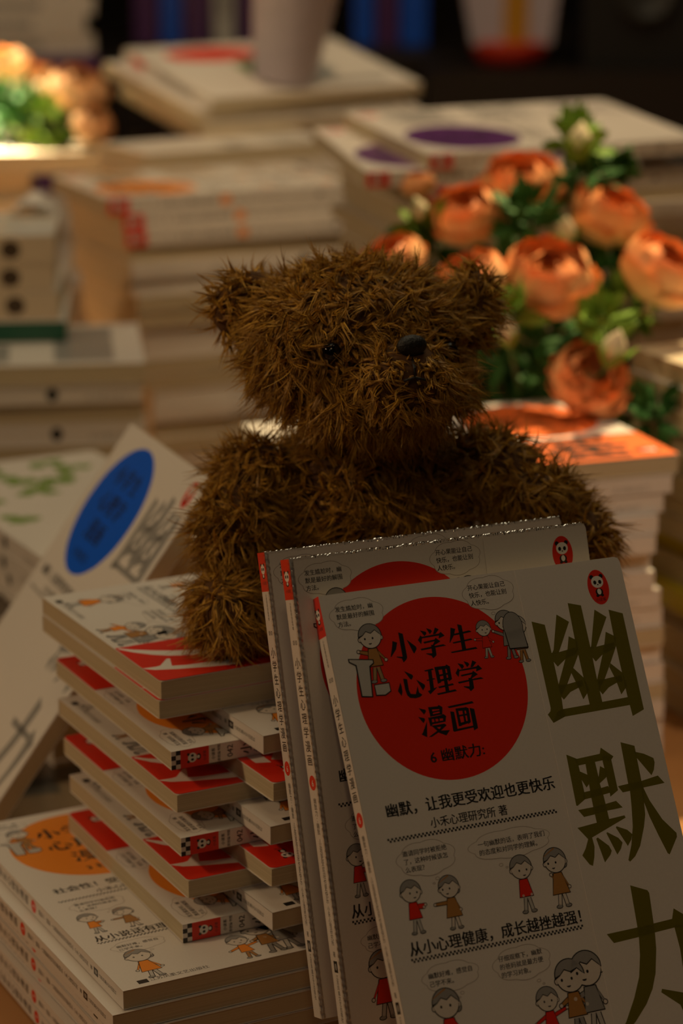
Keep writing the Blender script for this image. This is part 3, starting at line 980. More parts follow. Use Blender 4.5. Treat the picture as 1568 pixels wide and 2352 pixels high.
# ------------------------------------------------------------------ blue-circled comic leaning at the left
s_ = 1.04
cr_, cu_, cf_ = Vector((1, 0, 0)), Vector((0, math.sin(PITCH), math.cos(PITCH))), Vector((0, math.cos(PITCH), -math.sin(PITCH)))
vv = (cr_ * .55 + cu_ * .83).normalized()
uu = (cr_ * .364 - cu_ * .224 - cf_ * .904)
uu = (uu - vv * uu.dot(vv)).normalized()
nn = uu.cross(vv)
tl = at(302, 969, 1.383 * s_)
place_book('B', frame(tl - vv * BH * s_ - nn * BT, uu, vv, nn), 'white comic with blue circle leaning aslant left of the bear', None, BW * s_, BH * s_, BT)
# ------------------------------------------------------------------ stacks behind
def n(dsg, mode, what, W=BW, H=BH, t=BT, *off):
    return (dsg, mode, what, W, H, t) + off


# tall stack in the middle, behind the bear's left ear
pm = at(250, 455, 1.98)
WM, HM, TM = .150, .222, fit_t(pm, 20)
bk = [n('M', 'spine', 'white comic with orange circle', WM, HM, TM, 0, 0, 0), n('M', 'spine', 'red-marked comic', WM, HM, TM, .012, -.002, .3), n('M', 'spine', 'red-marked comic', WM, HM, TM, .013, -.004, -.2)]
for k in range(17):
    bk.append(n('dot', 'spine' if k in (1, 2, 5, 6, 9, 10, 13) else 'fore', 'white paperback', WM, HM, TM, .017 + .0016 * k + RNG.uniform(-.003, .003), -.004 + RNG.uniform(-.003, .003), RNG.uniform(-1, 1)))
pile(pm, 24, bk, 'the tall stack behind the left ear', 'books in the tall middle stack')

# low stack at the left edge
pl = at(332, 829, 1.74)
WL, HL, TL_ = .150, .215, fit_t(pl, 13)
bl = [n('dot', 'spine' if k % 2 else 'fore', 'white paperback' if k else 'pale paperback with grey print', WL, HL, TL_, RNG.uniform(-.004, .004), RNG.uniform(-.004, .004), RNG.uniform(-1, 1)) for k in range(13)]
a_ = R(7)
pile(pl - Vector((math.cos(a_), math.sin(a_), 0)) * HL, 7, bl, 'the low stack at the left edge', 'books in the low left stack')
# thick cream-spined books on it
pk = at(150, 738, 1.81)
WK, HK = .125, .190
zk = pl.z + .0009
bkk = [n('photo', 'spine', 'thick cream-spined book', WK, HK, .0205, -.006, .002, 0), n('photo', 'spine', 'thick cream-spined book', WK, HK, .0205, -.007, .003, .8), n('photo', 'spine', 'thick cream-spined book', WK, HK, .0205, -.004, .001, -.8),
       n('green', 'spine', 'green-spined book', WK, HK, .0145, .002, -.006, .5)]
# the photo ends of these spines lie at the right: turn the books so that their tops point right
ztop = zk + .0205 * 3 + .0145 + .0004 * 4
tw = R(4)
fr = Vector((pk.x, pk.y, ztop))
q = fr.copy()
for i, (dsg, mode, what, W, H, t, dx, dy, dw) in enumerate(bkk):
    r_ = Vector((math.cos(tw + R(dw)), math.sin(tw + R(dw)), 0))
    b_ = Vector((-r_.y, r_.x, 0))
    # spine in front, top at the right, cover down
    org = q + Vector((dx, dy, 0)) - r_ * H
    place_book(dsg, frame(org, b_, r_, Vector((0, 0, -1))), f'{what}, {ORD[i]} of the thick books at the left edge', 'thick books at the left edge', W, H, t)
    q.z -= t + .0004
b = MB()
pp = at(82, 442, 1.9)
pp.z = ztop + .0002
v = []
g = np.random.default_rng(2)
for i in range(9):
    for j in range(9):
        v.append((pp.x + (i - 4) * .0042 + g.uniform(-.001, .001), pp.y - .01 + (j - 4) * .004, pp.z + .002 + .013 * math.sin(math.pi * i / 8) * (.6 + .4 * math.sin(j * 1.1)) + g.uniform(0, .002)))
b.add(v, [(i * 9 + j, (i + 1) * 9 + j, (i + 1) * 9 + j + 1, i * 9 + j + 1) for i in range(8) for j in range(8)], PAPER)
o = link('crumpled_paper', b.mesh('crumpled_paper'))
md = o.modifiers.new('thick', 'SOLIDIFY')
md.thickness = .0008
tag(o, 'small crumpled white paper on the thick books at the left edge', 'paper')

# green-printed large paperbacks between the blue comic and the tall stack
pg = atz(110, 1290, -.415)
pile(pg, 28, [n('leaf', 'bottom', 'pale paperback with green leaf print', .130, .245, fit_t(pg, 11)) for k in range(11)], 'the stack behind the blue-circled comic', 'green-printed paperbacks')

# dark books added in the gap under the blue-circled comic to imitate shade
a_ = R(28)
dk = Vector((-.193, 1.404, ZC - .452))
pile(dk - Vector((math.cos(a_), math.sin(a_), 0)) * BW, 28, [n('dark', 'bottom', 'book imitating shade', BW, BH, fit_t(dk, 8)) for k in range(8)], 'the stack half hidden by the blue-circled comic', 'books imitating shade at the left')
place_book('dark', flat_matrix(Vector((-.265, 1.235, TABZ + .0095)), R(18), 'bottom', .16, .135, .009), 'dark book imitating shade, lying flat on the table under the blue-circled comic', None, .16, .135, .009)  # dark cover laid in to imitate shade on the tabletop

# stack with the orange cover at the right
fro = atz(1560, 1046, -.360)
WO, HO, TO = .165, .228, fit_t(fro, 16)
a_ = R(19)
shift = [0, -.004, -.009, -.014, -.016, -.016, -.014, -.009, -.007, -.006, -.006, -.005, -.004, -.005, -.004, -.005]
bo = [n('O' if k == 0 else 'dot', 'fore' if k in (0, 9, 12) else 'spine', 'comic with orange cover' if k == 0 else 'white paperback', WO, HO, TO, shift[k], RNG.uniform(-.002, .002), RNG.uniform(-.8, .8)) for k in range(16)]
bo[0] = bo[0][:6] + (0, 0, 0)
pile(fro - Vector((math.cos(a_), math.sin(a_), 0)) * HO, 19, bo, 'the stack right of the bear', 'books stacked right of the bear')

# stack at the right edge, yellow spines low in it
br = at(1450, 800, 1.60)
a_ = R(24)
WY, HY = .148, .207
fl_ = br + Vector((math.sin(a_), -math.cos(a_), 0)) * WY
kinds = ['cream', 'dot', 'cream', 'dot', 'crimson', 'dot', 'cream', 'dot', 'yellow', 'cream', 'yellow', 'dot', 'dot', 'crimson', 'dot', 'cream']
names = {'cream': 'cream-covered paperback', 'dot': 'white paperback', 'crimson': 'red-covered paperback', 'yellow': 'yellow-green paperback'}
by = [n(k_, 'fore' if k_ != 'yellow' else 'top', names[k_], WY, HY, fit_t(fl_, 16), RNG.uniform(-.004, .004), RNG.uniform(-.004, .004), RNG.uniform(-1.2, 1.2)) for k_ in kinds]
for i, dx in ((8, .012), (9, .002), (10, -.008)):
    by[i] = by[i][:6] + (dx, 0, 0)


def yellow_pile():
    rr = random.Random(1)
    yaw = a_
    q = Vector(fl_)
    for i, (dsg, mode, what, W, H, t, dx, dy, dw) in enumerate(by):
        r_ = Vector((math.cos(yaw + R(dw)), math.sin(yaw + R(dw)), 0))
        b_ = Vector((-r_.y, r_.x, 0))
        o_ = q + r_ * dx + b_ * dy
        if dsg == 'yellow':                                   # spine at the left
            m = frame(o_ - Vector((0, 0, t)), r_, b_, Vector((0, 0, 1)))
            place_book(dsg, m, f'{what}, {ORD[i]} of the stack at the right edge', 'books at the right edge', .15, .15, t)
        else:
            place_book(dsg, flat_matrix(o_, yaw + R(dw), 'fore', W, H, t), f'{what}, {ORD[i]} of the stack at the right edge', 'books at the right edge', W, H, t)
        q.z -= t + .0004


yellow_pile()

# purple-circled comics behind the flowers
pv = at(990, 356, 1.78)
bv_ = [n('V', 'spine', 'white comic with purple circle', WM, .235, .0115, 0, 0, 0), n('V', 'spine', 'comic, turned aside', WM, .215, .0115, -.045, .012, -9),
       n('V', 'spine', 'red-marked comic', WM, .240, .0115, -.004, .0, 1)] + [n('dot', 'spine' if k % 3 else 'fore', 'white paperback', WM, .240, .0115, RNG.uniform(-.004, .008), RNG.uniform(-.003, .003), RNG.uniform(-1.5, 1.5)) for k in range(11)]
q1 = pile(pv, 25, bv_, 'the purple-circle stack behind the flowers', 'comics behind the flowers', 6)
# stack under the paper cup
pu = at(490, 226, 2.28)
WU, HU, TU = .160, .250, .0120
bu = [n('land', 'bottom', 'pale paperback with red oval print', HU, WU, TU, 0, 0, 0), n('plain', 'fore', 'pale paperback', WU, HU, TU, -.012, .004, 3), n('plain', 'fore', 'pale paperback', WU, HU, TU, -.004, -.003, -2), n('plain', 'spine', 'pale paperback', WU, HU, TU, .006, .002, 2)]
qu = pile(pu, 36, bu, 'the stack under the paper cup', 'books under the cup', 13)


def riser(p, yaw, w, d, top, label, name='display_block', bottom=None):
    b = MB()
    yaw = R(yaw)
    r_, b_ = Vector((math.cos(yaw), math.sin(yaw), 0)), Vector((-math.sin(yaw), math.cos(yaw), 0))
    pts = [(p.x + r_.x * i * w + b_.x * j * d, p.y + r_.y * i * w + b_.y * j * d) for i, j in ((0, 0), (1, 0), (1, 1), (0, 1))]
    b.prism(pts, TABZ if bottom is None else bottom, top, dark)
    return tag(link(name, b.mesh(name)), label, 'display block')


riser(qu + Vector((.0, .02, 0)), 36, .20, .15, qu.z - .001, 'dark block under the books that carry the paper cup')
riser(q1 + Vector((.0, .02, 0)), 25, .20, .12, q1.z - .001, 'dark block under the purple-circle stack')

# pale paperbacks between the tall stack and the stack under the cup
pn = at(335, 353, 2.165)
pile(pn, 30, [n('plain', 'spine' if k % 2 else 'fore', 'pale paperback', .095, .207, fit_t(pn, 20)) for k in range(20)], 'the stack right behind the tall stack', 'pale paperbacks behind the tall stack')

# paper cup
cupm = plain('cup_paper', (.50, .46, .54), .55, 0, .03, 80)
tlt, yw_ = R(13), R(36)
nU = Vector((0, 0, 1)) * math.cos(tlt) - Vector((-math.sin(yw_), math.cos(yw_), 0)) * math.sin(tlt)
eye = Vector((0, 0, ZC))
ry = ray(655, 185)
cb = eye + ry * ((pu - eye).dot(nU) / ry.dot(nU)) + nU * .0032
b = MB()
b.lathe([(.0, .0), (.0285, 0), (.030, .001), (.0445, .105), (.046, .106), (.0462, .109), (.0445, .110), (.043, .109), (.0285, .004), (0, .004)], cupm, 40, (0, 0, 0))
o = link('paper_cup', b.mesh('paper_cup'))
o.location = cb
o.rotation_euler = nU.lerp(Vector((0, 0, 1)), .0).to_track_quat('Z', 'Y').to_euler()
tag(o, 'tall pale paper cup standing on the stack at the top', 'cup')

# slab of bright books carrying the lit flowers at the far left
ps_ = at(252, 346, 2.32)
a_ = R(6)
HS = .30
bs = [n('cream', 'fore', 'large white book', .15, HS, .020, 0, 0, 0)] + [n('plain', 'fore', 'cream book', .13, .22, .0125, .005, .01, RNG.uniform(-2, 2)) for k in range(18)]
for i in range(1, 19):
    bs[i] = bs[i][:5] + ((ps_.z - .0204 - TABZ) / 18 - .0004,) + bs[i][6:]
pile(ps_ - Vector((math.cos(a_), math.sin(a_), 0)) * HS, 6, bs, 'the lit stack carrying flowers', 'books under the lit flowers')

# far stacks top left
pt_ = at(218, 100, 3.05)
a_ = R(12)
HT = .33
pt_.z += .085
bt = [n(['plain', 'cream', 'plain', 'cream', 'violet', 'cream'][k % 6], 'spine', ['pale book', 'cream book', 'violet book'][[0, 1, 0, 1, 2, 1][k % 6]], .2, HT, fit_t(pt_, 16), RNG.uniform(-.01, .01), 0, RNG.uniform(-2, 2)) for k in range(16)]
pile(pt_ - Vector((math.cos(a_), math.sin(a_), 0)) * HT, 12, bt, 'the far stack at the top left corner', 'books in the far left stack')

# dark cabinet far behind with a bag, a case and dim books
cz = ZC - .300
b = MB()
b.box((-.95, 3.58, 0), (1.25, 4.2, cz - .02), dark)
b.box((-.97, 3.56, cz - .02), (1.27, 4.22, cz), dark)
tag(link('low_cabinet', b.mesh('low_cabinet')), 'black low cabinet across the back of the shop', 'cabinet')
specs = [(-.31, 'violet', .035), (-.27, 'navy', .03), (-.235, 'violet', .04), (-.19, 'plain', .03), (-.155, 'violet', .035), (.02, 'navy', .03), (.055, 'violet', .03), (.09, 'navy', .04), (.54, 'crimson', .04), (.585, 'cream', .03), (.62, 'crimson', .04)]
words = ['leftmost violet book', 'navy book beside the leftmost violet book', 'second violet book from the left', 'pale book among violet books', 'third violet book from the left', 'navy book right of the cup', 'violet book right of the cup', 'second navy book right of the cup',
         'red book', 'cream book between two red books', 'rightmost red book']
for (x, dsg, t), w_ in zip(specs, words):
    place_book(dsg, frame(Vector((x, 3.72, cz + .0004)), Vector((0, 1, 0)), Vector((0, 0, 1)), Vector((1, 0, 0))), w_ + ' standing on the dark back cabinet', 'books on the back cabinet', .15, .21, t)

# shopping bag: white with an orange stripe and a red base
bagw = plain('bag_paper', (.60, .52, .60), .5)
bagr = plain('bag_red', (.75, .05, .02), .5)
bago = plain('bag_orange', (.62, .30, .02), .5)
bl_ = at(1175, 150, 3.43)
bag = empty('shopping_bag', Matrix.Translation(bl_ + Vector((0, 0, 0))), 'white shopping bag with orange stripe and red base at the back', 'bag')
b = MB()
pr = [(-.055, .03), (.055, .03), (.075, .20), (-.085, .20)]
b.add([(x, y, z) for x, z in pr for y in (-.03, .03)], [(0, 2, 4, 6), (1, 7, 5, 3), (0, 1, 3, 2), (2, 3, 5, 4), (6, 7, 1, 0)], bagw)
link('bag_body', b.mesh('bag_body'), bag)
b = MB()
b.lathe([(.0, .0), (.035, .001), (.05, .012), (.056, .03), (.054, .034), (0, .034)], bagr, 28, (0, 0, 0))
link('bag_base', b.mesh('bag_base'), bag)
b = MB()
b.box((-.012, -.0325, .034), (.022, -.0305, .198), bago)
link('stripe', b.mesh('stripe'), bag)
b = MB()
b.tube([(-.05 + .01 * i, -.02, .195 + .05 * math.sin(math.pi * i / 10)) for i in range(11)], .004, bagr)
link('handle', b.mesh('handle'), bag)
riser(Vector((bl_.x - .12, 3.375, 0)), 0, .42, .13, bl_.z - .0005, 'black pedestal carrying the shopping bag and the camera bag', 'pedestal', 0.0)

# black camera bag with a round front pocket
blk = plain('black_nylon', (.010, .009, .009), .55, 0, .1, 300)
blk2 = plain('black_trim', (.045, .042, .040), .4)
cbp = at(1400, 200, 3.43)
cbp.x = bl_.x + .195
cbp.z = bl_.z + .0004
bagc = empty('camera_bag', Matrix.Translation(cbp), 'black bag with round front pocket at the upper right', 'bag')
b = MB()
b.prism(rounded(.20, .20, .04), -.06, .06, blk)
o = link('bag_body', b.mesh('bag_body'), bagc)
o.rotation_euler = (R(90), 0, 0)
o.location = (-.10, 0, 0)
b = MB()
b.lathe([(0, 0), (.036, 0), (.040, .006), (.040, .018), (.034, .020), (.030, .016), (0, .016)], blk2, 32)
o = link('round_pocket', b.mesh('round_pocket'), bagc)
o.rotation_euler = (R(90), 0, 0)
o.location = (-.015, -.06, .105)
b = MB()
b.tube([(-.06 + .012 * i, 0, .195 + .05 * math.sin(math.pi * i / 10)) for i in range(11)], .006, blk2)
link('handle', b.mesh('handle'), bagc)

# ------------------------------------------------------------------ flowers
leafm = plain('leaf_green', (.022, .11, .012), .75)
leafl = plain('leaf_light', (.15, .27, .02), .7)
budm = plain('bud_cream', (.62, .52, .34), .6)
stemm = plain('stem_green', (.04, .12, .02), .5)
potm = plain('pot_dark', (.10, .06, .035), .5)


def bloom_mesh(rad, seed, openness=1.0, pale=False):
    g = random.Random(seed)
    V, F, T = [], [], []
    nl, nw = 7, 6
    for ring, (cnt, rs, th1, w) in enumerate([(6, 1.0, 2.05, 1.0), (6, .92, 2.25, .95), (6, .80, 2.40, .9), (5, .64, 2.55, .9), (5, .46, 2.6, .95), (4, .28, 2.6, 1.1)]):
        for k in range(cnt):
            a0 = 2 * math.pi * (k + .5 * (ring % 2)) / cnt + g.uniform(-.2, .2)
            t1 = th1 * openness * g.uniform(.92, 1.06) - (.35 if ring == 0 else 0)
            rr = rad * rs * g.uniform(.93, 1.07)
            half = w * math.pi / cnt * 1.25
            o = len(V)
            for i in range(nl + 1):
                s = i / nl
                th = .12 + (t1 - .12) * s
                wid = half * (.35 + .65 * math.sin(min(1, s * 1.15) * math.pi * .62)) * (1 if s < .85 else (1 - (s - .85) * 2.2))
                for j in range(nw + 1):
                    q = j / nw * 2 - 1
                    a = a0 + q * wid / max(.5, math.sin(max(.3, th)))
                    rip = 1 + .05 * math.sin(q * 5 + seed + k) * s + (.08 * s * s if ring < 2 else 0) - .03 * q * q
                    x = rr * rip * math.sin(th)
                    z = -rr * rip * math.cos(th) * .82
                    V.append((x * math.cos(a), x * math.sin(a), z + rad * .55))
                    T.append(s * (.75 + .25 * (1 - rs)) + g.uniform(-.02, .02))
            for i in range(nl):
                for j in range(nw):
                    p = o + i * (nw + 1) + j
                    F.append((p, p + 1, p + nw + 2, p + nw + 1))
    me = bpy.data.meshes.new('bloom')
    me.from_pydata(V, [], F)
    me.materials.append(petal_mat(pale))
    at_ = me.attributes.new('tip', 'FLOAT', 'POINT')
    at_.data.foreach_set('value', T)
    me.polygons.foreach_set('use_smooth', [True] * len(F))
    me.update()
    return me


def foliage_mesh(rad, cnt, mat, seed, size=.016):
    g = random.Random(seed)
    b = MB()
    for k in range(cnt):
        d = Vector((g.gauss(0, 1), g.gauss(0, 1), g.gauss(0, 1))).normalized()
        c = d * rad * g.uniform(.3, 1)
        t = (d + Vector((g.uniform(-1, 1), g.uniform(-1, 1), g.uniform(-.4, 1.0)))).normalized()
        s = t.cross(Vector((g.uniform(-1, 1), g.uniform(-1, 1), g.uniform(-1, 1)))).normalized()
        nrm = t.cross(s)
        L_ = size * g.uniform(.7, 1.3)
        v = []
        for i in range(5):
            u_ = i / 4
            w = L_ * .28 * math.sin(math.pi * (.08 + .86 * u_))
            m = c + t * L_ * u_ + nrm * L_ * .25 * u_ * u_
            v += [m - s * w + nrm * w * .4, m, m + s * w + nrm * w * .4]
        b.add(v, [(i * 3 + j, i * 3 + j + 1, (i + 1) * 3 + j + 1, (i + 1) * 3 + j) for i in range(4) for j in range(2)], mat, True)
    return b.mesh('foliage')


def bud_mesh(rad, seed):
    b = MB()
    prof = [(0, 0)] + [(rad * .62 * math.sin(math.pi * (k / 10) ** .85) + 1e-4, rad * 2.0 * k / 10) for k in range(1, 10)] + [(.0001, rad * 2.0)]
    b.lathe(prof, budm, 18)
    for k in range(5):
        a = 2 * math.pi * k / 5 + seed
        v = []
        for i in range(5):
            u_ = i / 4
            r_ = rad * (.25 + .62 * u_) + rad * .25 * u_ * u_
            w = rad * .34 * math.sin(math.pi * (.15 + .8 * u_))
            for j in (-1, 0, 1):
                v.append((r_ * math.cos(a) - j * w * math.sin(a), r_ * math.sin(a) + j * w * math.cos(a), rad * 1.35 * u_ - rad * .05))
        b.add(v, [(i * 3 + j, i * 3 + j + 1, (i + 1) * 3 + j + 1, (i + 1) * 3 + j) for i in range(4) for j in range(2)], leafl, True)
    return b.mesh('bud')


def arrangement(base, label, blooms, buds, leaves, pot_r, pot_h, seed, pale=False):
    root = empty('flower_arrangement', Matrix.Translation(base), label, 'flowers')
    b = MB()
    b.lathe([(0, 0), (pot_r * .75, 0), (pot_r, pot_h), (pot_r * .95, pot_h), (pot_r * .72, .004), (0, .004)], potm, 32)
    link('pot', b.mesh('pot'), root)
    b = MB()
    b.lathe([(0, pot_h * .55), (pot_r * .86, pot_h * .55), (pot_r * .86, pot_h * .8), (0, pot_h * .8)], plain('moss', (.03, .05, .01), .9, 0, .5, 90), 24)
    link('moss', b.mesh('moss'), root)
    mouth = Vector((0, 0, pot_h * .75))

    def stem(to):
        b = MB()
        p = [mouth.lerp(to, i / 6) + Vector((0, 0, .02 * math.sin(math.pi * i / 6))) for i in range(7)]
        b.tube(p, .0016, stemm, 6)
        link('stem', b.mesh('stem'), root)
    for i, (px, py, d, wpx, tx, ty, op) in enumerate(blooms):
        c = at(px, py, d) - base
        rad = wpx / 2 * d / FPX
        ax = Vector((tx, ty, 1)).normalized()
        o = link('bloom', bloom_mesh(rad, seed + i, op, pale), root)
        o.rotation_euler = ax.to_track_quat('Z', 'Y').to_euler()
        o.location = c - ax * rad * .5
        stem(c - ax * rad * .9)
    for i, (px, py, d, wpx, tx, ty) in enumerate(buds):
        c = at(px, py, d) - base
        rad = wpx / 2 * d / FPX
        ax = Vector((tx, ty, 1)).normalized()
        o = link('bud', bud_mesh(rad, i), root)
        o.rotation_euler = ax.to_track_quat('Z', 'Y').to_euler()
        o.location = c - ax * rad
        stem(c - ax * rad)
    for i, (px, py, d, wpx, kind) in enumerate(leaves):
        c = at(px, py, d) - base
        rad = wpx / 2 * d / FPX
        o = link('foliage', foliage_mesh(rad, 60 if wpx > 100 else 36, leafl if kind else leafm, seed + i), root)
        o.location = c
    return root


fb = at(1235, 900, 1.71)
fb.z = TABZ
arrangement(fb, 'potted arrangement of peach and orange blooms behind the bear', [
    (1205, 425, 1.72, 190, -.1, -.35, .95), (1080, 495, 1.66, 170, -.25, -.4, .95), (1405, 490, 1.66, 190, .35, -.3, .9), (1262, 645, 1.58, 215, .05, -.45, 1.0),
    (1085, 650, 1.58, 170, -.3, -.4, 1.0), (1525, 625, 1.60, 200, .5, -.3, .95), (1352, 872, 1.56, 185, .35, -.9, .9), (905, 600, 1.64, 150, -.4, -.3, .95), (965, 425, 1.74, 75, -.2, -.2, 1.1)],
    [(965, 485, 1.66, 74, -.3, -.2), (1335, 325, 1.66, 92, .1, 0), (1165, 760, 1.55, 80, -.2, -.3), (1412, 800, 1.53, 96, .25, -.3), (1300, 535, 1.64, 80, .1, -.3), (1485, 715, 1.62, 50, .3, -.2), (1385, 560, 1.70, 60, .2, -.1)],
    [(1215, 500, 1.64, 110, 0), (1350, 420, 1.68, 100, 0), (1335, 320, 1.68, 80, 1), (1395, 385, 1.70, 60, 0), (1200, 810, 1.62, 190, 0), (1320, 720, 1.64, 170, 0), (1450, 700, 1.66, 110, 1), (1150, 900, 1.64, 170, 0), (1400, 960, 1.64, 200, 0),
     (1000, 560, 1.68, 120, 0), (980, 530, 1.67, 60, 1), (1500, 960, 1.56, 90, 0), (1270, 880, 1.68, 200, 0), (1180, 720, 1.56, 60, 1), (1390, 740, 1.55, 60, 1), (1150, 620, 1.66, 110, 0), (1400, 620, 1.68, 110, 0), (1060, 780, 1.66, 160, 0)],
    .052, .095, 11)
fb2 = at(70, 330, 2.39)
fb2.z = ps_.z + .0006
arrangement(fb2, 'brightly lit peach blooms with green leaves at the upper left', [
    (185, 205, 2.36, 135, .2, -.4, 1.0), (215, 285, 2.34, 95, .4, -.7, 1.0), (15, 150, 2.40, 110, -.2, -.3, 1.0), (85, 175, 2.42, 90, 0, -.2, .95)],
    [(95, 215, 2.36, 70, 0, -.3), (140, 250, 2.36, 60, .1, -.3)],
    [(40, 260, 2.36, 130, 0), (110, 285, 2.35, 110, 1), (20, 290, 2.36, 90, 0), (160, 300, 2.36, 60, 0), (10, 220, 2.38, 80, 0)],
    .030, .022, 31, True)
# ------------------------------------------------------------------ the teddy bear
FUR = fur_mat()
BX = Vector((.012, 1.15, ZC + Z7 + 11 * PT + .0006))
bear = empty('teddy_bear', Matrix.Translation(BX), 'shaggy brown teddy bear sitting on comics behind the standing covers', 'teddy bear')


def px(px_, py_, d):
    return np.array(at(px_, py_, d))


class Ell:
    def __init__(self, c, r, yaw=0, tilt=0, roll=0):
        self.c = np.array(c, float)
        m = Matrix.Rotation(R(yaw), 3, 'Z') @ Matrix.Rotation(R(tilt), 3, 'X') @ Matrix.Rotation(R(roll), 3, 'Y')
        self.A = np.array(m) @ np.diag(r)                     # columns are half axes
        self.Ai = np.linalg.inv(self.A)
        self.r = r

    def inside(self, P):
        return np.linalg.norm((P - self.c) @ self.Ai.T, axis=1)

    def sample(self, n, g):
        s = g.normal(size=(n, 3))
        s /= np.linalg.norm(s, axis=1)[:, None]
        P = self.c + s @ self.A.T
        N = s @ self.Ai
        w = np.linalg.norm(N, axis=1)
        keep = g.random(n) < w / w.max()
        return P[keep], (N / w[:, None])[keep]

    def area(self):
        a, b, c = self.r
        p = 1.6075
        return 4 * math.pi * (((a * b) ** p + (a * c) ** p + (b * c) ** p) / 3) ** (1 / p)

    def hit(self, px_, py_):
        """front crossing of the sight line of a pixel"""
        o = np.array((0, 0, ZC))
        d = np.array(ray(px_, py_))
        oo, dd = self.Ai @ (o - self.c), self.Ai @ d
        a, b, c = dd @ dd, oo @ dd, oo @ oo - 1
        q = max(0, b * b - a * c)
        s = (-b - math.sqrt(q)) / a
        P = o + d * s
        N = self.Ai.T @ (self.Ai @ (P - self.c))
        return P, N / np.linalg.norm(N)


def m_(v, d):
    return v * d / FPX


DH = 1.158
head = Ell(px(818, 785, DH), (m_(250, DH), m_(215, DH), m_(182, DH)), 22, 4)
muzz = Ell(px(925, 868, DH - .036), (m_(112, DH), m_(105, DH), m_(88, DH)), 24, 0)
cheek = Ell(px(880, 880, DH - .008), (m_(200, DH), m_(165, DH), m_(105, DH)), 22, 0)
ear_l = Ell(px(576, 704, DH + .004), (m_(92, DH), m_(40, DH), m_(84, DH)), 12, 0, -20)
ear_r = Ell(px(1078, 715, DH + .016), (m_(54, DH), m_(64, DH), m_(98, DH)), 40, 0, 8)
DT = 1.198
torso = Ell(px(850, 1185, DT), (m_(215, DT), m_(165, DT), m_(270, DT)), 10, -6)
chest = Ell(px(850, 1080, DT), (m_(200, DT), m_(150, DT), m_(120, DT)), 10, 0)
sh_l = Ell(px(590, 1110, 1.185), (m_(95, 1.185), m_(88, 1.185), m_(100, 1.185)))
fa_l = Ell(px(545, 1210, 1.172), (m_(88, 1.17), m_(85, 1.17), m_(105, 1.17)), 0, 0, 8)
leg_l = Ell(px(520, 1395, 1.158), (m_(72, 1.15), m_(120, 1.15), m_(84, 1.15)), 12)
leg_l2 = Ell(px(600, 1370, 1.19), (m_(85, 1.19), m_(110, 1.19), m_(80, 1.19)), -20)
sh_r = Ell(px(1130, 1090, 1.195), (m_(125, 1.19), m_(85, 1.19), m_(92, 1.19)), 0, 0, 22)
fa_r = Ell(px(1250, 1165, 1.185), (m_(105, 1.18), m_(80, 1.18), m_(80, 1.18)), 0, 0, 38)
pw_r = Ell(px(1335, 1240, 1.178), (m_(62, 1.18), m_(70, 1.18), m_(72, 1.18)), 0, 0, 30)
leg_r = Ell(px(1150, 1330, 1.20), (m_(90, 1.2), m_(120, 1.2), m_(78, 1.2)), 20)
PARTS = {'head': [head, muzz, cheek], 'ear': [ear_l], 'ear ': [ear_r], 'torso': [torso, chest], 'arm': [sh_l, fa_l], 'arm ': [sh_r, fa_r, pw_r], 'leg': [leg_l, leg_l2], 'leg ': [leg_r]}
ALL = [e for l in PARTS.values() for e in l]
eyeL, eyeLn = head.hit(762, 808)
eyeR, eyeRn = head.hit(1030, 806)
nose, nosen = muzz.hit(945, 803)
mth1, mthn = muzz.hit(950, 852)
mth2, mthn2 = muzz.hit(925, 880)
mth3, mthn3 = muzz.hit(975, 878)
HOLES = [(eyeL, .0036), (eyeR, .0030), (nose, .0054), (mth1, .0012)]
VIEW = np.array((0, 0, ZC))
LOWZ = BX.z


def flow(P):
    """slowly turning field that combs neighbouring tufts the same way"""
    a = P * 95.0
    return np.stack([np.sin(a[:, 1] * 1.3 + 2 * np.sin(a[:, 2] * .7)), np.sin(a[:, 2] * 1.1 + 1.7 * np.cos(a[:, 0] * .8)), np.sin(a[:, 0] * 1.2 + 1.9 * np.sin(a[:, 1] * .6)) - .5], 1)


def fur_arrays(els, g, dens, ln):
    out = []
    for e in els:
        P, N = e.sample(int(e.area() * dens * 2.2), g)
        tgt = int(e.area() * dens)
        P, N = P[:tgt], N[:tgt]
        k = np.ones(len(P), bool)
        for q in ALL:
            if q is not e:
                k &= q.inside(P) > .97
        away = np.einsum('ij,ij->i', N, (VIEW - P) / np.linalg.norm(VIEW - P, axis=1)[:, None]) < -.35
        k &= ~(away & (g.random(len(P)) < .72))
        L = np.full(len(P), ln) * (0.72 + .5 * g.random(len(P)))
        if e is muzz:
            L *= .72
        for c, r in HOLES:
            dd = np.linalg.norm(P - c, axis=1)
            k &= dd > r
            L *= np.clip(dd / .013, .45, 1)
        k &= P[:, 2] > LOWZ - .001
        out.append((P[k], N[k], L[k]))
    return [np.concatenate([o[i] for o in out]) for i in range(3)]


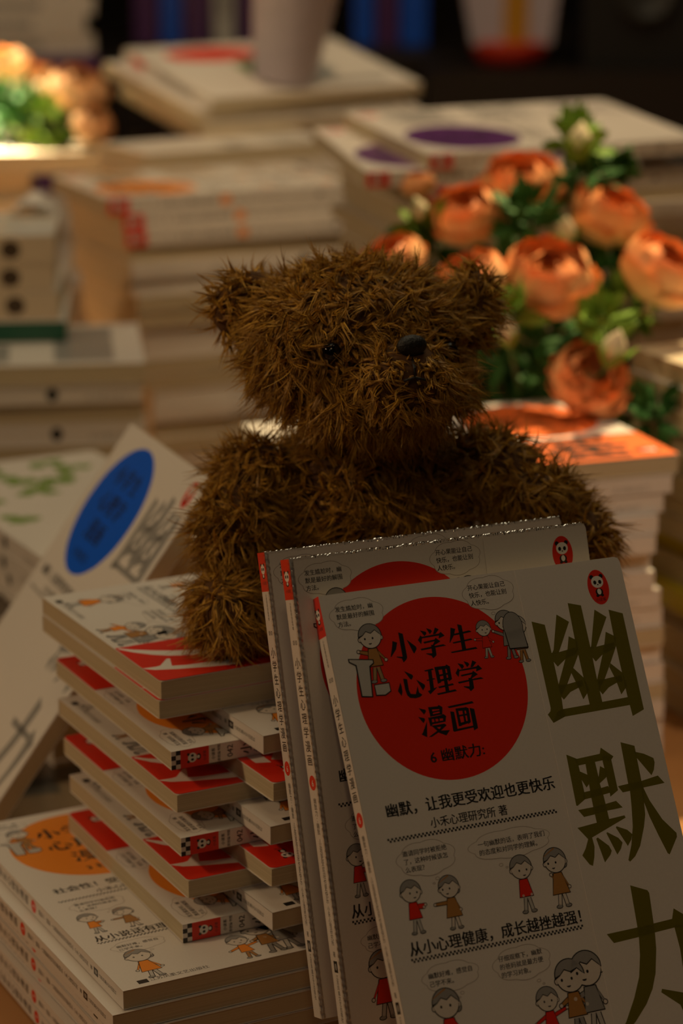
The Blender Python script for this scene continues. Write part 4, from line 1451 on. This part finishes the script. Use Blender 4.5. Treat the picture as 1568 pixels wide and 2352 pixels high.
def strands(P, N, L, g, per=5):
    n = len(P)
    F = flow(P)
    F -= N * np.einsum('ij,ij->i', F, N)[:, None]
    D = N * .43 + F * .46 + g.normal(size=(n, 3)) * .34
    D[:, 2] -= .12
    D /= np.linalg.norm(D, axis=1)[:, None]
    B = g.normal(size=(n, 3))
    B -= D * np.einsum('ij,ij->i', B, D)[:, None]
    B /= np.linalg.norm(B, axis=1)[:, None]
    B *= g.uniform(.2, 1.5, n)[:, None]
    # strands of a tuft
    rep = lambda a: np.repeat(a, per, 0)
    p, d, b, l, nn_ = rep(P), rep(D), rep(B), rep(L), rep(N)
    m = n * per
    off = g.normal(size=(m, 3)) * .00048
    off -= nn_ * np.einsum('ij,ij->i', off, nn_)[:, None]
    p = p + off - nn_ * .0004
    d = d + g.normal(size=(m, 3)) * .07
    b = b + g.normal(size=(m, 3)) * .12
    l = l * g.uniform(.75, 1.1, m)
    K = 6
    s = np.linspace(0, 1, K)[None, :, None]
    conv = off[:, None, :] * (-.80) * s ** 1.2
    C = p[:, None, :] + l[:, None, None] * (d[:, None, :] * (s - .18 * s ** 2) + b[:, None, :] * .66 * s ** 2 + np.array((0, 0, -.20)) * s ** 2) + conv
    C[:, :, 2] = np.maximum(C[:, :, 2], LOWZ + .0005)
    a = np.cross(d, g.normal(size=(m, 3)))
    a /= np.linalg.norm(a, axis=1)[:, None]
    c = np.cross(d, a)
    c /= np.linalg.norm(c, axis=1)[:, None]
    rad = g.uniform(.00030, .00046, m)[:, None] * (1 - np.linspace(0, 1, K) ** 1.6 * .86)[None, :]
    V = np.empty((m, K, 3, 3))
    for q in range(3):
        an = 2 * math.pi * q / 3
        V[:, :, q, :] = C + (a * math.cos(an) + c * math.sin(an))[:, None, :] * rad[:, :, None]
    base = (np.arange(m) * K * 3)[:, None, None] + (np.arange(K - 1) * 3)[None, :, None]
    q0 = np.arange(3)[None, None, :]
    q1 = (np.arange(3) + 1)[None, None, :] % 3
    Fq = np.stack([base + q0, base + q1, base + q1 + 3, base + q0 + 3], -1).reshape(-1, 4)
    return V.reshape(-1, 3), Fq


g = np.random.default_rng(21)
core = plain('fur_backing', (.10, .042, .010), .9)
for nm, els in PARTS.items():
    nm = nm.strip()
    b = MB()
    for e in els:
        b.ellipsoid(e.c * 0, (e.A * .97).T, core, 28, 18)
        k = len(b.v) - 29 * 0
        cnt = 28 * 19
        b.v[-cnt:] = [(x + e.c[0] - BX.x, y + e.c[1] - BX.y, max(z + e.c[2], LOWZ + .0004) - BX.z) for x, y, z in b.v[-cnt:]]
    dens = 1.4e5
    P, N, L = fur_arrays(els, g, dens, .0138 if nm != 'ear' else .0115)
    V, Fq = strands(P, N, L, g)
    V = V - np.array(BX)
    nv0 = len(b.v)
    allv = np.concatenate([np.array(b.v), V]).astype(np.float32)
    loops = np.concatenate([np.array([i for f in b.f for i in f]), (Fq + nv0).ravel()]).astype(np.int32)
    tot = np.concatenate([np.array([len(f) for f in b.f]), np.full(len(Fq), 4)]).astype(np.int32)
    st = np.concatenate([[0], np.cumsum(tot)[:-1]]).astype(np.int32)
    me = bpy.data.meshes.new(nm)
    me.vertices.add(len(allv))
    me.vertices.foreach_set('co', allv.ravel())
    me.loops.add(len(loops))
    me.loops.foreach_set('vertex_index', loops)
    me.polygons.add(len(tot))
    me.polygons.foreach_set('loop_start', st)
    me.polygons.foreach_set('loop_total', tot)
    me.materials.append(core)
    me.materials.append(FUR)
    me.polygons.foreach_set('material_index', np.concatenate([np.zeros(len(b.f)), np.ones(len(Fq))]).astype(np.int32))
    me.polygons.foreach_set('use_smooth', np.ones(len(tot), bool))
    me.update(calc_edges=True)
    me.validate()
    link(nm, me, bear)

glass = plain('eye_black', (.004, .004, .004), .08)
stitch = plain('nose_felt', (.008, .007, .007), .55, 0, .4, 900)
for e_, n_, r_ in ((eyeL, eyeLn, .0046), (eyeR, eyeRn, .0044)):
    b = MB()
    b.ellipsoid((0, 0, 0), np.eye(3) * r_, glass, 20, 14)
    o = link('eye', b.mesh('eye'), bear)
    o.location = Vector(e_ + n_ * .0004) - BX
b = MB()
b.ellipsoid((0, 0, 0), np.diag((.0074, .0042, .0050)), stitch, 24, 14)
o = link('nose', b.mesh('nose'), bear)
o.location = Vector(nose + nosen * .0022) - BX
o.rotation_euler = (0, 0, R(24))
b = MB()
k_ = mthn * .003
b.tube([Vector(nose + nosen * .0016 - np.array((0, 0, .004))) - BX, Vector(mth1 + k_) - BX, Vector(mth1 + k_ - np.array((0, 0, .004))) - BX], .0007, stitch, 6)
b.tube([Vector(mth2 + k_) - BX, Vector(mth1 + k_ - np.array((0, 0, .004))) - BX, Vector(mth3 + k_) - BX], .0007, stitch, 6)
link('mouth', b.mesh('mouth'), bear)
